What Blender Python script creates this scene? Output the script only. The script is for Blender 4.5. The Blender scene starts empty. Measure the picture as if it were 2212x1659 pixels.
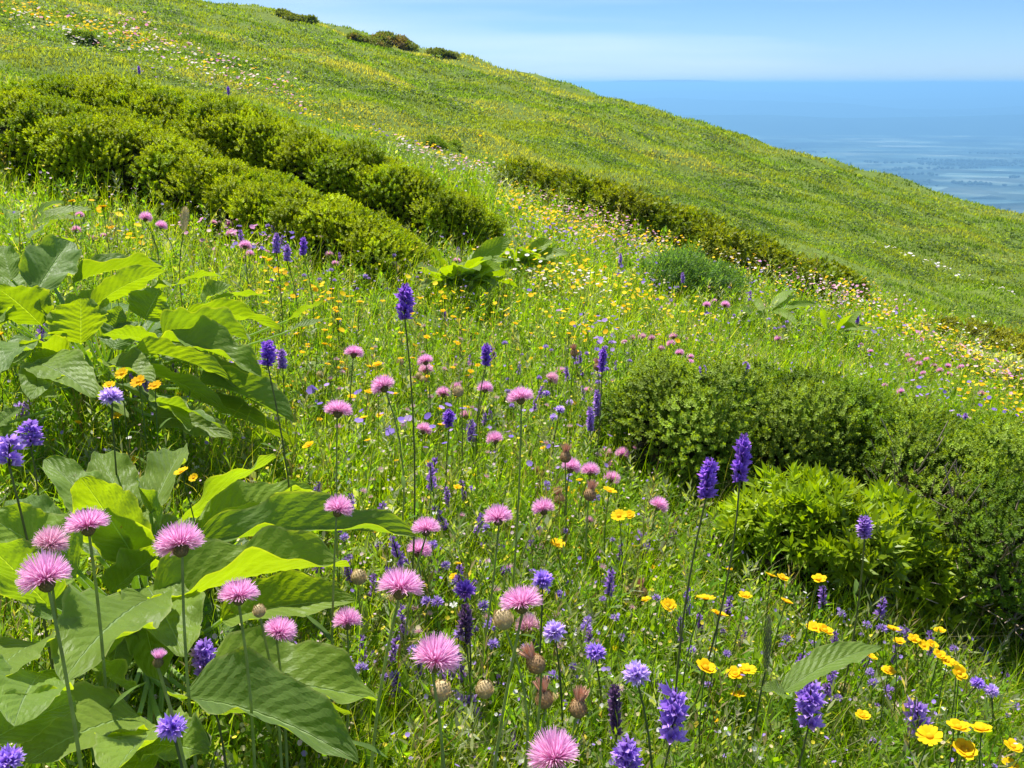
import bpy, math, random
import numpy as np
from mathutils import Vector, Matrix

rng = np.random.RandomState(11)
random.seed(5)
sc = bpy.context.scene
COL = sc.collection

# ------------------------------------------------------------------ camera model
F = 887.0
S = 1024.0 / 2212.0            # photo coordinates were read from a 2212 px wide view
TH = math.radians(18.68)
CT, ST = math.cos(TH), math.sin(TH)


def rays(x, y):
    x = np.asarray(x, float); y = np.asarray(y, float)
    u = (x * S - 512) / F
    v = (384 - y * S) / F
    d = np.stack([u, CT + v * ST, -ST + v * CT], -1)
    return d / np.linalg.norm(d, axis=-1, keepdims=True)


def pt(x, y, dist):
    return rays(x, y) * dist


# ------------------------------------------------------------------ terrain
SKY = [(-900, -330), (-400, -190), (0, -92), (250, -36), (460, 0), (620, 30), (845, 82), (960, 116), (1106, 150), (1340, 210),
       (1580, 284), (1840, 361), (2000, 404), (2212, 465), (2500, 552), (2900, 680)]
_sd = rays([p[0] for p in SKY], [p[1] for p in SKY])
_sphi = np.arctan2(_sd[:, 0], _sd[:, 1])
_sT = _sd[:, 2] / np.hypot(_sd[:, 0], _sd[:, 1])
_A = np.stack([np.sin(_sphi), np.cos(_sphi)], 1)
_g = np.linalg.lstsq(_A, _sT, rcond=None)[0]
_sdev = _sT - _A @ _g
CAMH = 1.15
_lr = np.log([0.01, 7.5, 8.5, 10, 14, 20, 28, 40, 55, 65, 75, 100, 300, 1000, 3500])
_lG = np.array([CAMH, CAMH, 1.15, 1.27, 1.62, 2.2, 2.95, 2.45, 1.0, 0.0, 0.75, 5, 90, 520, 1900.])
_fr = np.linspace(_lr[0], _lr[-1], 3000)
_fg = np.interp(_fr, _lr, _lG)
_k = np.hanning(41); _k /= _k.sum()
_fgs = np.convolve(np.pad(_fg, 20, mode='edge'), _k, 'valid')
_mix = np.clip((np.exp(_fr) - 120) / 100, 0, 1)
_fg = _fgs * (1 - _mix) + _fg * _mix

_wn = np.random.RandomState(3)
_wa = _wn.uniform(0, 6.28, 14); _wp = _wn.uniform(0, 6.28, 14)
_wl = np.array([0.9, 1.2, 1.7, 2.3, 3.1, 4.0, 5.5, 7.0, 9.0, 12.0, 15.0, 6.0, 8.0, 11.0])


def bumps(x, y):
    r = np.hypot(x, y)
    small = sum(np.sin((x * math.cos(a) + y * math.sin(a)) * 6.283 / l + p) for a, p, l in zip(_wa[:5], _wp[:5], _wl[:5]))
    big = sum(np.sin((x * math.cos(a) + y * math.sin(a)) * 6.283 / l + p) for a, p, l in zip(_wa[5:], _wp[5:], _wl[5:]))
    return small * 0.010 * np.clip(r / 2, 0, 1) + big * 0.075 * np.clip((r - 9) / 20, 0, 1)


def terrain(x, y):
    x = np.asarray(x, float); y = np.asarray(y, float)
    r = np.maximum(np.hypot(x, y), 1e-3)
    phi = np.arctan2(x, y)
    T = _g[0] * np.sin(phi) + _g[1] * np.cos(phi)
    dev = np.interp(phi, _sphi, _sdev)
    fade = np.clip(1 - (np.abs(phi) - 0.75) / 0.6, 0, 1)
    T = T + dev * fade
    z = r * T - np.interp(np.log(r), _fr, _fg) + bumps(x, y)
    z = np.where(z > 24, 24 + 6 * np.tanh((z - 24) / 60), z)
    return np.maximum(z, -560)


_RG = np.exp(np.linspace(math.log(0.5), math.log(70), 500))


def ground_at(x, y):
    """where the rays of photo points first meet the terrain; misses go to the crest"""
    d = np.atleast_2d(rays(x, y))
    out = np.zeros((len(d), 3))
    hyp = np.hypot(d[:, 0], d[:, 1])
    ux, uy = d[:, 0] / hyp, d[:, 1] / hyp
    tn = d[:, 2] / hyp
    for i0 in range(0, len(d), 4000):
        s = slice(i0, i0 + 4000)
        X = ux[s, None] * _RG; Y = uy[s, None] * _RG
        Z = terrain(X, Y)
        below = tn[s, None] * _RG <= Z
        k = np.where(below.any(1), below.argmax(1), len(_RG) - 30)
        a = np.arange(len(k))
        out[s] = np.stack([X[a, k], Y[a, k], Z[a, k]], 1)
    return out


# ------------------------------------------------------------------ mesh helpers
class MB:
    def __init__(self):
        self.v = []; self.q = []; self.t = []; self.c = []; self.u = []; self.n = 0

    def add(self, v, q=None, t=None, c=(1, 1, 1), u=None):
        v = np.asarray(v, np.float32).reshape(-1, 3)
        c = np.broadcast_to(np.asarray(c, np.float32), (len(v), 3))
        self.v.append(v); self.c.append(c)
        self.u.append(np.zeros((len(v), 3), np.float32) if u is None else np.asarray(u, np.float32).reshape(-1, 3))
        if q is not None and len(q): self.q.append(np.asarray(q, np.int64).reshape(-1, 4) + self.n)
        if t is not None and len(t): self.t.append(np.asarray(t, np.int64).reshape(-1, 3) + self.n)
        self.n += len(v)

    def arrays(self):
        v = np.concatenate(self.v); c = np.concatenate(self.c)
        q = np.concatenate(self.q) if self.q else np.zeros((0, 4), np.int64)
        t = np.concatenate(self.t) if self.t else np.zeros((0, 3), np.int64)
        return v, q, t, c

    def mesh(self, name, mat, smooth=False):
        v, q, t, c = self.arrays()
        u = np.concatenate(self.u)
        me = bpy.data.meshes.new(name)
        me.vertices.add(len(v)); me.vertices.foreach_set('co', v.ravel())
        nl = q.size + t.size
        me.loops.add(nl)
        me.loops.foreach_set('vertex_index', np.concatenate([q.ravel(), t.ravel()]).astype(np.int32))
        npoly = len(q) + len(t)
        me.polygons.add(npoly)
        ls = np.concatenate([np.arange(len(q)) * 4, q.size + np.arange(len(t)) * 3]).astype(np.int32)
        me.polygons.foreach_set('loop_start', ls)
        if smooth:
            me.polygons.foreach_set('use_smooth', np.ones(npoly, bool))
        ca = me.attributes.new('col', 'FLOAT_COLOR', 'POINT')
        ca.data.foreach_set('color', np.concatenate([c, np.ones((len(c), 1), np.float32)], 1).ravel())
        if u.any():
            ua = me.attributes.new('leaf_uv', 'FLOAT_VECTOR', 'POINT')
            ua.data.foreach_set('vector', u.ravel())
        me.update(calc_edges=True)
        me.materials.append(mat)
        return me

    def build(self, name, mat, parent=None, smooth=False):
        return put(name, self.mesh(name, mat, smooth), parent)


def put(name, data, parent=None):
    o = bpy.data.objects.new(name, data)
    COL.objects.link(o)
    if parent is not None: o.parent = parent
    return o


def empty(name, loc):
    o = bpy.data.objects.new(name, None)
    o.empty_display_size = 0.02
    COL.objects.link(o); o.location = [float(a) for a in loc]
    return o


def tag(o, label=None, cat=None, group=None, kind=None):
    if label: o['label'] = label
    if cat: o['category'] = cat
    if group: o['group'] = group
    if kind: o['kind'] = kind
    return o


def nrm(a):
    a = np.asarray(a, float)
    return a / np.maximum(np.linalg.norm(a, axis=-1, keepdims=True), 1e-9)


def frames(z, spin):
    """(N,3,3) matrices, columns x,y,z with z along the given directions"""
    z = nrm(z)
    ref = np.where(np.abs(z[:, 2:3]) > 0.95, np.array([[1., 0, 0]]), np.array([[0, 0, 1.]]))
    x = nrm(np.cross(ref, z)); y = np.cross(z, x)
    c, s = np.cos(spin)[:, None], np.sin(spin)[:, None]
    return np.stack([x * c + y * s, -x * s + y * c, z], -1)


def scatter(mb, proto, loc, mat, scale, tint):
    """copies of a small proto (v,q,t,c) joined into mb"""
    v, q, t, c = proto
    N = len(loc)
    if N == 0: return
    scale = np.asarray(scale, float)
    if scale.ndim == 1: scale = scale[:, None, None]
    elif scale.ndim == 2: scale = scale[:, None, :]
    pv = (v[None] * scale)
    V = np.einsum('nij,nkj->nki', mat, pv) + np.asarray(loc)[:, None, :]
    off = (np.arange(N) * len(v))[:, None, None]
    C = np.clip(c[None] * np.asarray(tint)[:, None, :], 0, 1)
    mb.add(V.reshape(-1, 3), (q[None] + off).reshape(-1, 4), (t[None] + off).reshape(-1, 3), C.reshape(-1, 3))


def tube(mb, pts, rad, col, sides=6):
    pts = np.asarray(pts, float); n = len(pts)
    rad = np.broadcast_to(rad, (n,))
    tan = nrm(np.gradient(pts, axis=0))
    ref = np.array([0.3, 1, 0.1])
    a = nrm(np.cross(tan, ref)); b = np.cross(tan, a)
    ang = np.arange(sides) / sides * 2 * math.pi
    V = pts[:, None] + rad[:, None, None] * (a[:, None] * np.cos(ang)[None, :, None] + b[:, None] * np.sin(ang)[None, :, None])
    q = []
    for i in range(n - 1):
        for k in range(sides):
            k2 = (k + 1) % sides
            q.append((i * sides + k, i * sides + k2, (i + 1) * sides + k2, (i + 1) * sides + k))
    mb.add(V.reshape(-1, 3), q, None, col)


def lathe(mb, prof, col, sides=14, off=(0, 0, 0)):
    prof = np.asarray(prof, float)
    ang = np.arange(sides) / sides * 2 * math.pi
    V = np.stack([prof[:, None, 0] * np.cos(ang), prof[:, None, 0] * np.sin(ang), np.broadcast_to(prof[:, None, 1], (len(prof), sides))], -1)
    q = []
    for i in range(len(prof) - 1):
        for k in range(sides):
            k2 = (k + 1) % sides
            q.append((i * sides + k, i * sides + k2, (i + 1) * sides + k2, (i + 1) * sides + k))
    c = np.asarray(col, float)
    if c.ndim == 2: c = np.repeat(c, sides, 0)
    mb.add(V.reshape(-1, 3) + np.asarray(off), q, None, c)


def bez(a, b, c, n):
    t = np.linspace(0, 1, n)[:, None]
    return (1 - t) ** 2 * a + 2 * t * (1 - t) * b + t * t * c


# ------------------------------------------------------------------ materials
def new_mat(name):
    m = bpy.data.materials.new(name); m.use_nodes = True
    nt = m.node_tree; nt.nodes.clear()
    out = nt.nodes.new('ShaderNodeOutputMaterial')
    return m, nt, out


def leaf_material(name, trans=0.4, tcol=(1.5, 1.35, 0.35), rough=0.5, spec=0.3, veins=False, vary=0.25, vscale=60.0, sheen=0.0):
    m, nt, out = new_mat(name)
    N, L = nt.nodes.new, nt.links.new
    at = N('ShaderNodeAttribute'); at.attribute_name = 'col'
    tc = N('ShaderNodeTexCoord')
    no = N('ShaderNodeTexNoise'); no.inputs['Scale'].default_value = vscale; no.inputs['Detail'].default_value = 3
    L(tc.outputs['Object'], no.inputs['Vector'])
    mr = N('ShaderNodeMapRange'); mr.inputs['From Min'].default_value = 0.3; mr.inputs['From Max'].default_value = 0.7
    mr.inputs['To Min'].default_value = 1 - vary; mr.inputs['To Max'].default_value = 1 + vary
    L(no.outputs['Fac'], mr.inputs['Value'])
    mul = N('ShaderNodeVectorMath'); mul.operation = 'SCALE'
    L(at.outputs['Color'], mul.inputs[0]); L(mr.outputs['Result'], mul.inputs['Scale'])
    col = mul.outputs['Vector']
    normal = None
    if veins:
        ua = N('ShaderNodeAttribute'); ua.attribute_name = 'leaf_uv'
        sp = N('ShaderNodeSeparateXYZ'); L(ua.outputs['Vector'], sp.inputs[0])
        ab = N('ShaderNodeMath'); ab.operation = 'ABSOLUTE'; L(sp.outputs['Y'], ab.inputs[0])
        # side veins: a saw of u*n - |v|*k, slightly warped
        m1 = N('ShaderNodeMath'); m1.operation = 'MULTIPLY'; m1.inputs[1].default_value = 11.0; L(sp.outputs['X'], m1.inputs[0])
        m2 = N('ShaderNodeMath'); m2.operation = 'MULTIPLY_ADD'; m2.inputs[1].default_value = -2.6
        L(ab.outputs[0], m2.inputs[0]); L(m1.outputs[0], m2.inputs[2])
        n2 = N('ShaderNodeTexNoise'); n2.inputs['Scale'].default_value = 7.0; L(ua.outputs['Vector'], n2.inputs['Vector'])
        m3 = N('ShaderNodeMath'); m3.operation = 'MULTIPLY_ADD'; m3.inputs[1].default_value = 0.8
        L(n2.outputs['Fac'], m3.inputs[0]); L(m2.outputs[0], m3.inputs[2])
        pp = N('ShaderNodeMath'); pp.operation = 'PINGPONG'; pp.inputs[1].default_value = 0.5; L(m3.outputs[0], pp.inputs[0])
        vm = N('ShaderNodeMapRange'); vm.inputs['From Min'].default_value = 0.0; vm.inputs['From Max'].default_value = 0.07
        vm.inputs['To Min'].default_value = 1; vm.inputs['To Max'].default_value = 0; L(pp.outputs[0], vm.inputs['Value'])
        mm = N('ShaderNodeMapRange'); mm.inputs['From Min'].default_value = 0.012; mm.inputs['From Max'].default_value = 0.035
        mm.inputs['To Min'].default_value = 1; mm.inputs['To Max'].default_value = 0; L(ab.outputs[0], mm.inputs['Value'])
        vs = N('ShaderNodeMath'); vs.operation = 'MULTIPLY'; vs.inputs[1].default_value = 0.13; L(vm.outputs['Result'], vs.inputs[0])
        mx = N('ShaderNodeMath'); mx.operation = 'MAXIMUM'; L(vs.outputs[0], mx.inputs[0]); L(mm.outputs['Result'], mx.inputs[1])
        mixc = N('ShaderNodeMixRGB'); mixc.blend_type = 'MIX'
        L(mx.outputs[0], mixc.inputs['Fac']); L(col, mixc.inputs['Color1']); mixc.inputs['Color2'].default_value = (0.27, 0.38, 0.13, 1)
        col = mixc.outputs['Color']
        # pale downy rim, and a scatter of brown blemishes
        rim = N('ShaderNodeMapRange'); rim.inputs['From Min'].default_value = 0.93; rim.inputs['From Max'].default_value = 0.99; rim.inputs['To Max'].default_value = 0.6
        L(ab.outputs[0], rim.inputs['Value'])
        mr_ = N('ShaderNodeMixRGB'); L(rim.outputs['Result'], mr_.inputs['Fac']); L(col, mr_.inputs['Color1']); mr_.inputs['Color2'].default_value = (0.32, 0.36, 0.12, 1)
        sn = N('ShaderNodeTexNoise'); sn.inputs['Scale'].default_value = 34; sn.inputs['Detail'].default_value = 4; sn.inputs['Roughness'].default_value = 0.7
        L(tc.outputs['Object'], sn.inputs['Vector'])
        sm = N('ShaderNodeMapRange'); sm.inputs['From Min'].default_value = 0.70; sm.inputs['From Max'].default_value = 0.74; sm.inputs['To Max'].default_value = 0.75
        L(sn.outputs['Fac'], sm.inputs['Value'])
        ms_ = N('ShaderNodeMixRGB'); L(sm.outputs['Result'], ms_.inputs['Fac']); L(mr_.outputs['Color'], ms_.inputs['Color1']); ms_.inputs['Color2'].default_value = (0.16, 0.10, 0.03, 1)
        col = ms_.outputs['Color']
        bp = N('ShaderNodeBump'); bp.inputs['Strength'].default_value = 0.7; bp.inputs['Distance'].default_value = 0.003
        h1 = N('ShaderNodeMath'); h1.operation = 'SUBTRACT'; L(pp.outputs[0], h1.inputs[0]); L(mm.outputs['Result'], h1.inputs[1])
        n3 = N('ShaderNodeTexNoise'); n3.inputs['Scale'].default_value = 90; n3.inputs['Detail'].default_value = 2; L(tc.outputs['Object'], n3.inputs['Vector'])
        h2 = N('ShaderNodeMath'); h2.operation = 'MULTIPLY_ADD'; h2.inputs[1].default_value = 0.7; L(n3.outputs['Fac'], h2.inputs[0]); L(h1.outputs[0], h2.inputs[2])
        L(h2.outputs[0], bp.inputs['Height'])
        normal = bp.outputs['Normal']
    pb = N('ShaderNodeBsdfPrincipled')
    pb.inputs['Roughness'].default_value = rough
    pb.inputs['Specular IOR Level'].default_value = spec
    if sheen:
        pb.inputs['Sheen Weight'].default_value = sheen
        pb.inputs['Sheen Roughness'].default_value = 0.4
        pb.inputs['Sheen Tint'].default_value = (0.9, 1, 0.85, 1)
    L(col, pb.inputs['Base Color'])
    if normal: L(normal, pb.inputs['Normal'])
    if trans > 0:
        tm = N('ShaderNodeVectorMath'); tm.operation = 'MULTIPLY'; L(col, tm.inputs[0]); tm.inputs[1].default_value = tcol
        tr = N('ShaderNodeBsdfTranslucent'); L(tm.outputs['Vector'], tr.inputs['Color'])
        if normal: L(normal, tr.inputs['Normal'])
        ms = N('ShaderNodeMixShader'); ms.inputs['Fac'].default_value = trans
        L(pb.outputs['BSDF'], ms.inputs[1]); L(tr.outputs['BSDF'], ms.inputs[2]); L(ms.outputs['Shader'], out.inputs['Surface'])
    else:
        L(pb.outputs['BSDF'], out.inputs['Surface'])
    return m


M_GRASS = leaf_material('meadow_grass', 0.48, (2.25, 2.25, 0.2), 0.6, 0.08, vary=0.2, vscale=4)
M_HERB = leaf_material('herb_leaf', 0.45, (2.2, 2.2, 0.4), 0.55, 0.18, vary=0.2, vscale=30)
M_SHRUB = leaf_material('shrub_leaf', 0.25, (2.5, 2.3, 0.15), 0.55, 0.16, vary=0.25, vscale=8)
M_GLOSSY = leaf_material('glossy_shrub_leaf', 0.32, (2.3, 2.2, 0.3), 0.4, 0.35, vary=0.2, vscale=10)
M_LEAF = leaf_material('broad_leaf', 0.45, (2.45, 2.3, 0.08), 0.5, 0.32, veins=True, vary=0.12, vscale=14, sheen=0.25)
M_STEM = leaf_material('green_stem', 0.3, (1.9, 1.9, 0.8), 0.7, 0.1, vary=0.2, vscale=50)
M_PINK = leaf_material('pink_floret', 0.4, (1.15, 1.0, 1.1), 0.7, 0.1, vary=0.08)
M_PURPLE = leaf_material('purple_petal', 0.38, (1.5, 1.2, 1.5), 0.6, 0.2, vary=0.15)
M_YELLOW = leaf_material('yellow_petal', 0.35, (1.1, 1.0, 0.8), 0.7, 0.1, vary=0.14, vscale=160)
M_BUD = leaf_material('bud_scales', 0.12, (1.3, 1.1, 0.7), 0.75, 0.2, vary=0.35, vscale=300)
M_DRIFT = leaf_material('far_petals', 0.35, (1.2, 1.1, 1.0), 0.7, 0.1, vary=0.1)
M_TWIG = leaf_material('bark_twig', 0.0, (1, 1, 1), 0.85, 0.1, vary=0.3, vscale=80)


def ground_material():
    m, nt, out = new_mat('turf_soil')
    N, L = nt.nodes.new, nt.links.new
    geo = N('ShaderNodeNewGeometry')
    n1 = N('ShaderNodeTexNoise'); n1.inputs['Scale'].default_value = 0.35; n1.inputs['Detail'].default_value = 8; n1.inputs['Roughness'].default_value = 0.7
    n2 = N('ShaderNodeTexNoise'); n2.inputs['Scale'].default_value = 9; n2.inputs['Detail'].default_value = 6
    L(geo.outputs['Position'], n1.inputs['Vector']); L(geo.outputs['Position'], n2.inputs['Vector'])
    r1 = N('ShaderNodeValToRGB')
    e = r1.color_ramp.elements
    e[0].position = 0.3; e[0].color = (0.07, 0.13, 0.018, 1)
    e[1].position = 0.7; e[1].color = (0.19, 0.25, 0.035, 1)
    L(n1.outputs['Fac'], r1.inputs['Fac'])
    r2 = N('ShaderNodeValToRGB')
    e = r2.color_ramp.elements
    e[0].position = 0.35; e[0].color = (0.05, 0.045, 0.02, 1)
    e[1].position = 0.6; e[1].color = (0.13, 0.19, 0.03, 1)
    L(n2.outputs['Fac'], r2.inputs['Fac'])
    mx = N('ShaderNodeMixRGB'); mx.inputs['Fac'].default_value = 0.45
    L(r1.outputs['Color'], mx.inputs['Color1']); L(r2.outputs['Color'], mx.inputs['Color2'])
    bp = N('ShaderNodeBump'); bp.inputs['Strength'].default_value = 0.8; bp.inputs['Distance'].default_value = 0.05
    L(n2.outputs['Fac'], bp.inputs['Height'])
    pb = N('ShaderNodeBsdfPrincipled'); pb.inputs['Roughness'].default_value = 0.95; pb.inputs['Specular IOR Level'].default_value = 0.1
    L(mx.outputs['Color'], pb.inputs['Base Color']); L(bp.outputs['Normal'], pb.inputs['Normal'])
    L(pb.outputs['BSDF'], out.inputs['Surface'])
    return m


def valley_material():
    m, nt, out = new_mat('valley_fields')
    N, L = nt.nodes.new, nt.links.new
    geo = N('ShaderNodeNewGeometry')
    mp = N('ShaderNodeMapping'); mp.inputs['Scale'].default_value = (0.0005, 0.0011, 0.001)
    L(geo.outputs['Position'], mp.inputs['Vector'])
    no = N('ShaderNodeTexNoise'); no.inputs['Scale'].default_value = 2.0; no.inputs['Detail'].default_value = 10; no.inputs['Roughness'].default_value = 0.62
    L(mp.outputs['Vector'], no.inputs['Vector'])
    r = N('ShaderNodeValToRGB')
    el = r.color_ramp.elements
    el[0].position = 0.38; el[0].color = (0.02, 0.045, 0.05, 1)
    el[1].position = 0.74; el[1].color = (0.24, 0.26, 0.22, 1)
    for p, c in ((0.50, (0.06, 0.10, 0.085, 1)), (0.57, (0.10, 0.14, 0.11, 1)), (0.62, (0.16, 0.20, 0.15, 1))):
        x = el.new(p); x.color = c
    L(no.outputs['Fac'], r.inputs['Fac'])
    mp2 = N('ShaderNodeMapping'); mp2.inputs['Scale'].default_value = (0.004, 0.004, 0.001); L(geo.outputs['Position'], mp2.inputs['Vector'])
    vo = N('ShaderNodeTexVoronoi'); vo.inputs['Scale'].default_value = 1.0; L(mp2.outputs['Vector'], vo.inputs['Vector'])
    sp = N('ShaderNodeSeparateColor'); L(vo.outputs['Color'], sp.inputs[0])
    mrv = N('ShaderNodeMapRange'); mrv.inputs['To Min'].default_value = 0.4; mrv.inputs['To Max'].default_value = 1.75; L(sp.outputs[0], mrv.inputs['Value'])
    mx = N('ShaderNodeVectorMath'); mx.operation = 'SCALE'; L(r.outputs['Color'], mx.inputs[0]); L(mrv.outputs['Result'], mx.inputs['Scale'])
    pb = N('ShaderNodeBsdfPrincipled'); pb.inputs['Roughness'].default_value = 1; pb.inputs['Specular IOR Level'].default_value = 0
    L(mx.outputs['Vector'], pb.inputs['Base Color']); L(pb.outputs['BSDF'], out.inputs['Surface'])
    return m


# ------------------------------------------------------------------ ground, valley, far ridges, haze
def build_ground():
    ph = np.concatenate([np.radians(np.arange(-180, -45, 3)), np.radians(np.arange(-45, 45, 0.5)), np.radians(np.arange(45, 180, 3))])
    rr = np.concatenate([np.exp(np.linspace(math.log(0.25), math.log(140), 230)), np.exp(np.linspace(math.log(150), math.log(3500), 30))])
    P, Rr = np.meshgrid(ph, rr)
    X = Rr * np.sin(P); Y = Rr * np.cos(P); Z = terrain(X, Y)
    V = np.stack([X, Y, Z], -1).reshape(-1, 3)
    n = len(ph); m = len(rr)
    i = np.arange(m - 1)[:, None]; k = np.arange(n)[None]; k2 = (k + 1) % n
    q = np.stack([i * n + k, i * n + k2, (i + 1) * n + k2, (i + 1) * n + k], -1).reshape(-1, 4)
    V = np.concatenate([V, [[0, 0, float(terrain(0.0, 0.001))]]])
    t = np.stack([np.full(n, len(V) - 1), (np.arange(n) + 1) % n, np.arange(n)], -1)
    mb = MB(); mb.add(V, q[:, ::-1], t[:, ::-1])
    o = mb.build('hillside_ground', ground_material(), smooth=True)
    tag(o, kind='structure')


VALLEY_Z = -520.0
build_ground()
mb = MB()
mb.add([(-80000, -80000, VALLEY_Z), (80000, -80000, VALLEY_Z), (80000, 80000, VALLEY_Z), (-80000, 80000, VALLEY_Z)], [(0, 1, 2, 3)])
M_VALLEY = valley_material()
tag(mb.build('valley_land', M_VALLEY), kind='structure')


def wood_material():
    m, nt, out = new_mat('distant_woods')
    pb = nt.nodes.new('ShaderNodeBsdfPrincipled'); pb.inputs['Roughness'].default_value = 1; pb.inputs['Specular IOR Level'].default_value = 0
    no = nt.nodes.new('ShaderNodeTexNoise'); no.inputs['Scale'].default_value = 0.002; no.inputs['Detail'].default_value = 6
    ge = nt.nodes.new('ShaderNodeNewGeometry'); nt.links.new(ge.outputs['Position'], no.inputs['Vector'])
    r = nt.nodes.new('ShaderNodeValToRGB'); r.color_ramp.elements[0].color = (0.012, 0.028, 0.03, 1); r.color_ramp.elements[1].color = (0.05, 0.09, 0.07, 1)
    nt.links.new(no.outputs['Fac'], r.inputs['Fac']); nt.links.new(r.outputs['Color'], pb.inputs['Base Color']); nt.links.new(pb.outputs['BSDF'], out.inputs['Surface'])
    return m


M_WOODS = wood_material()


def ridge(y0, depth, hmax, seed, name='distant_hills'):
    rs = np.random.RandomState(seed)
    xs = np.linspace(-20000, 60000, 260); ys = np.linspace(0, depth, 9)
    h = np.zeros_like(xs)
    for l in (22000, 11000, 6000, 3000, 1500):
        h += (l / 22000) ** 0.8 * np.sin(xs / l * 6.283 + rs.uniform(0, 6.28))
    h = (h - h.min()) / (h.max() - h.min())
    X, Yy = np.meshgrid(xs, ys)
    prof = np.sin(np.clip(Yy / depth, 0, 1) * math.pi) ** 1.3
    Z = VALLEY_Z - 5 + prof * (0.35 + 0.65 * h[None]) * hmax
    V = np.stack([X, Yy + y0 + 900 * np.sin(X / 9000 + seed), Z], -1).reshape(-1, 3)
    n = len(xs)
    i = np.arange(len(ys) - 1)[:, None]; k = np.arange(n - 1)[None]
    q = np.stack([i * n + k, i * n + k + 1, (i + 1) * n + k + 1, (i + 1) * n + k], -1).reshape(-1, 4)
    b = MB(); b.add(V, q)
    tag(b.build(name, M_WOODS, smooth=True), kind='structure')


def far_mountains():
    rs = np.random.RandomState(4)
    xs = np.linspace(-12000, 60000, 300); ys = np.linspace(0, 9000, 9)
    h = sum((l / 20000) ** .9 * np.sin(xs / l * 6.283 + rs.uniform(0, 6.28)) for l in (26000, 14000, 8000, 4500, 2600, 1500))
    h = (h - h.min()) / (h.max() - h.min())
    X, Yy = np.meshgrid(xs, ys)
    Z = VALLEY_Z - 5 + np.sin(Yy / 9000 * math.pi) ** 1.2 * (480 + 300 * h[None])
    n = len(xs); i = np.arange(8)[:, None]; k = np.arange(n - 1)[None]
    q = np.stack([i * n + k, i * n + k + 1, (i + 1) * n + k + 1, (i + 1) * n + k], -1).reshape(-1, 4)
    m, nt, out = new_mat('haze_tinted_rock')
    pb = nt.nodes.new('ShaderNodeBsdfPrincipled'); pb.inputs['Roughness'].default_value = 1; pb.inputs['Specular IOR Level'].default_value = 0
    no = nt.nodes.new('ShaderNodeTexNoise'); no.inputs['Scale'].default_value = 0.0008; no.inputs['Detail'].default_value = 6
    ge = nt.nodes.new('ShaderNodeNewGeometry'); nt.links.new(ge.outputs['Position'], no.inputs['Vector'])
    r = nt.nodes.new('ShaderNodeValToRGB'); r.color_ramp.elements[0].color = (0.11, 0.15, 0.19, 1); r.color_ramp.elements[1].color = (0.16, 0.20, 0.23, 1)  # blue-grey of distant haze painted into the base colour of these mountains
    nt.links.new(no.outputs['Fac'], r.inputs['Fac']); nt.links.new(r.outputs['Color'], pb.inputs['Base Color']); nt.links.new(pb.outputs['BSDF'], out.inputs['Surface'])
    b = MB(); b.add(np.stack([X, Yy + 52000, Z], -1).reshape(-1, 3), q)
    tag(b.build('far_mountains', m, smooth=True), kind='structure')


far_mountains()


def woodland():
    # belts and copses of trees down on the valley floor, too far off to count
    rs = np.random.RandomState(9)
    P = []
    for _ in range(60):
        ph = math.radians(rs.uniform(4, 36)); r = rs.uniform(3300, 8500)
        c = np.array([r * math.sin(ph), r * math.cos(ph)]); L = rs.uniform(80, 420); a = rs.normal(0, .25)
        k = int(L / 9)
        t = rs.uniform(-L, L, k)
        P.append(np.stack([c[0] + t * math.cos(a) + rs.normal(0, 10, k), c[1] + t * math.sin(a) + rs.normal(0, 22, k)], -1))
    P = np.concatenate(P); n = len(P)
    dome = MB(); lathe(dome, [(.16, 0), (.5, .25), (.52, .5), (.36, .8), (.02, 1.0)], (1, 1, 1), 7)
    b = MB()
    scatter(b, proto_from(dome), np.concatenate([P, np.full((n, 1), VALLEY_Z)], 1), frames(np.tile([0, 0, 1.], (n, 1)), rs.uniform(0, 6.28, n)), np.stack([rs.uniform(14, 26, n)] * 2 + [rs.uniform(10, 20, n)], -1), np.array([0.03, 0.055, 0.03]) * rs.uniform(.7, 1.4, (n, 1)))
    tag(b.build('valley_woods', M_TWIG), kind='stuff')


ridge(9000, 2600, 270, 1)
ridge(13500, 3500, 370, 2)
ridge(20000, 6000, 450, 5)
ridge(32000, 8000, 545, 8)

HAZE_DENSITY = 1.75e-4
def haze():
    m, nt, out = new_mat('blue_air')
    pv = nt.nodes.new('ShaderNodeVolumePrincipled')
    pv.inputs['Color'].default_value = (0.31, 0.67, 1.0, 1)
    pv.inputs['Density'].default_value = HAZE_DENSITY
    pv.inputs['Anisotropy'].default_value = 0.3
    nt.links.new(pv.outputs['Volume'], out.inputs['Volume'])
    b = MB()
    x0, x1, y0, y1, z0, z1 = -85000, 85000, -85000, 85000, -562, 34
    b.add([(x0, y0, z0), (x1, y0, z0), (x1, y1, z0), (x0, y1, z0), (x0, y0, z1), (x1, y0, z1), (x1, y1, z1), (x0, y1, z1)],
          [(0, 3, 2, 1), (4, 5, 6, 7), (0, 1, 5, 4), (1, 2, 6, 5), (2, 3, 7, 6), (3, 0, 4, 7)])
    tag(b.build('haze', m), kind='stuff')


haze()

# ------------------------------------------------------------------ small protos
def diamond(L, w, fold=0.15):
    v = np.array([(0, 0, 0), (-w / 2, L * 0.45, fold * w), (0, L, 0), (w / 2, L * 0.45, fold * w)], float)
    return v


def proto_from(mb):
    v, q, t, c = mb.arrays()
    return v.astype(float), q, t, c.astype(float)


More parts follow.
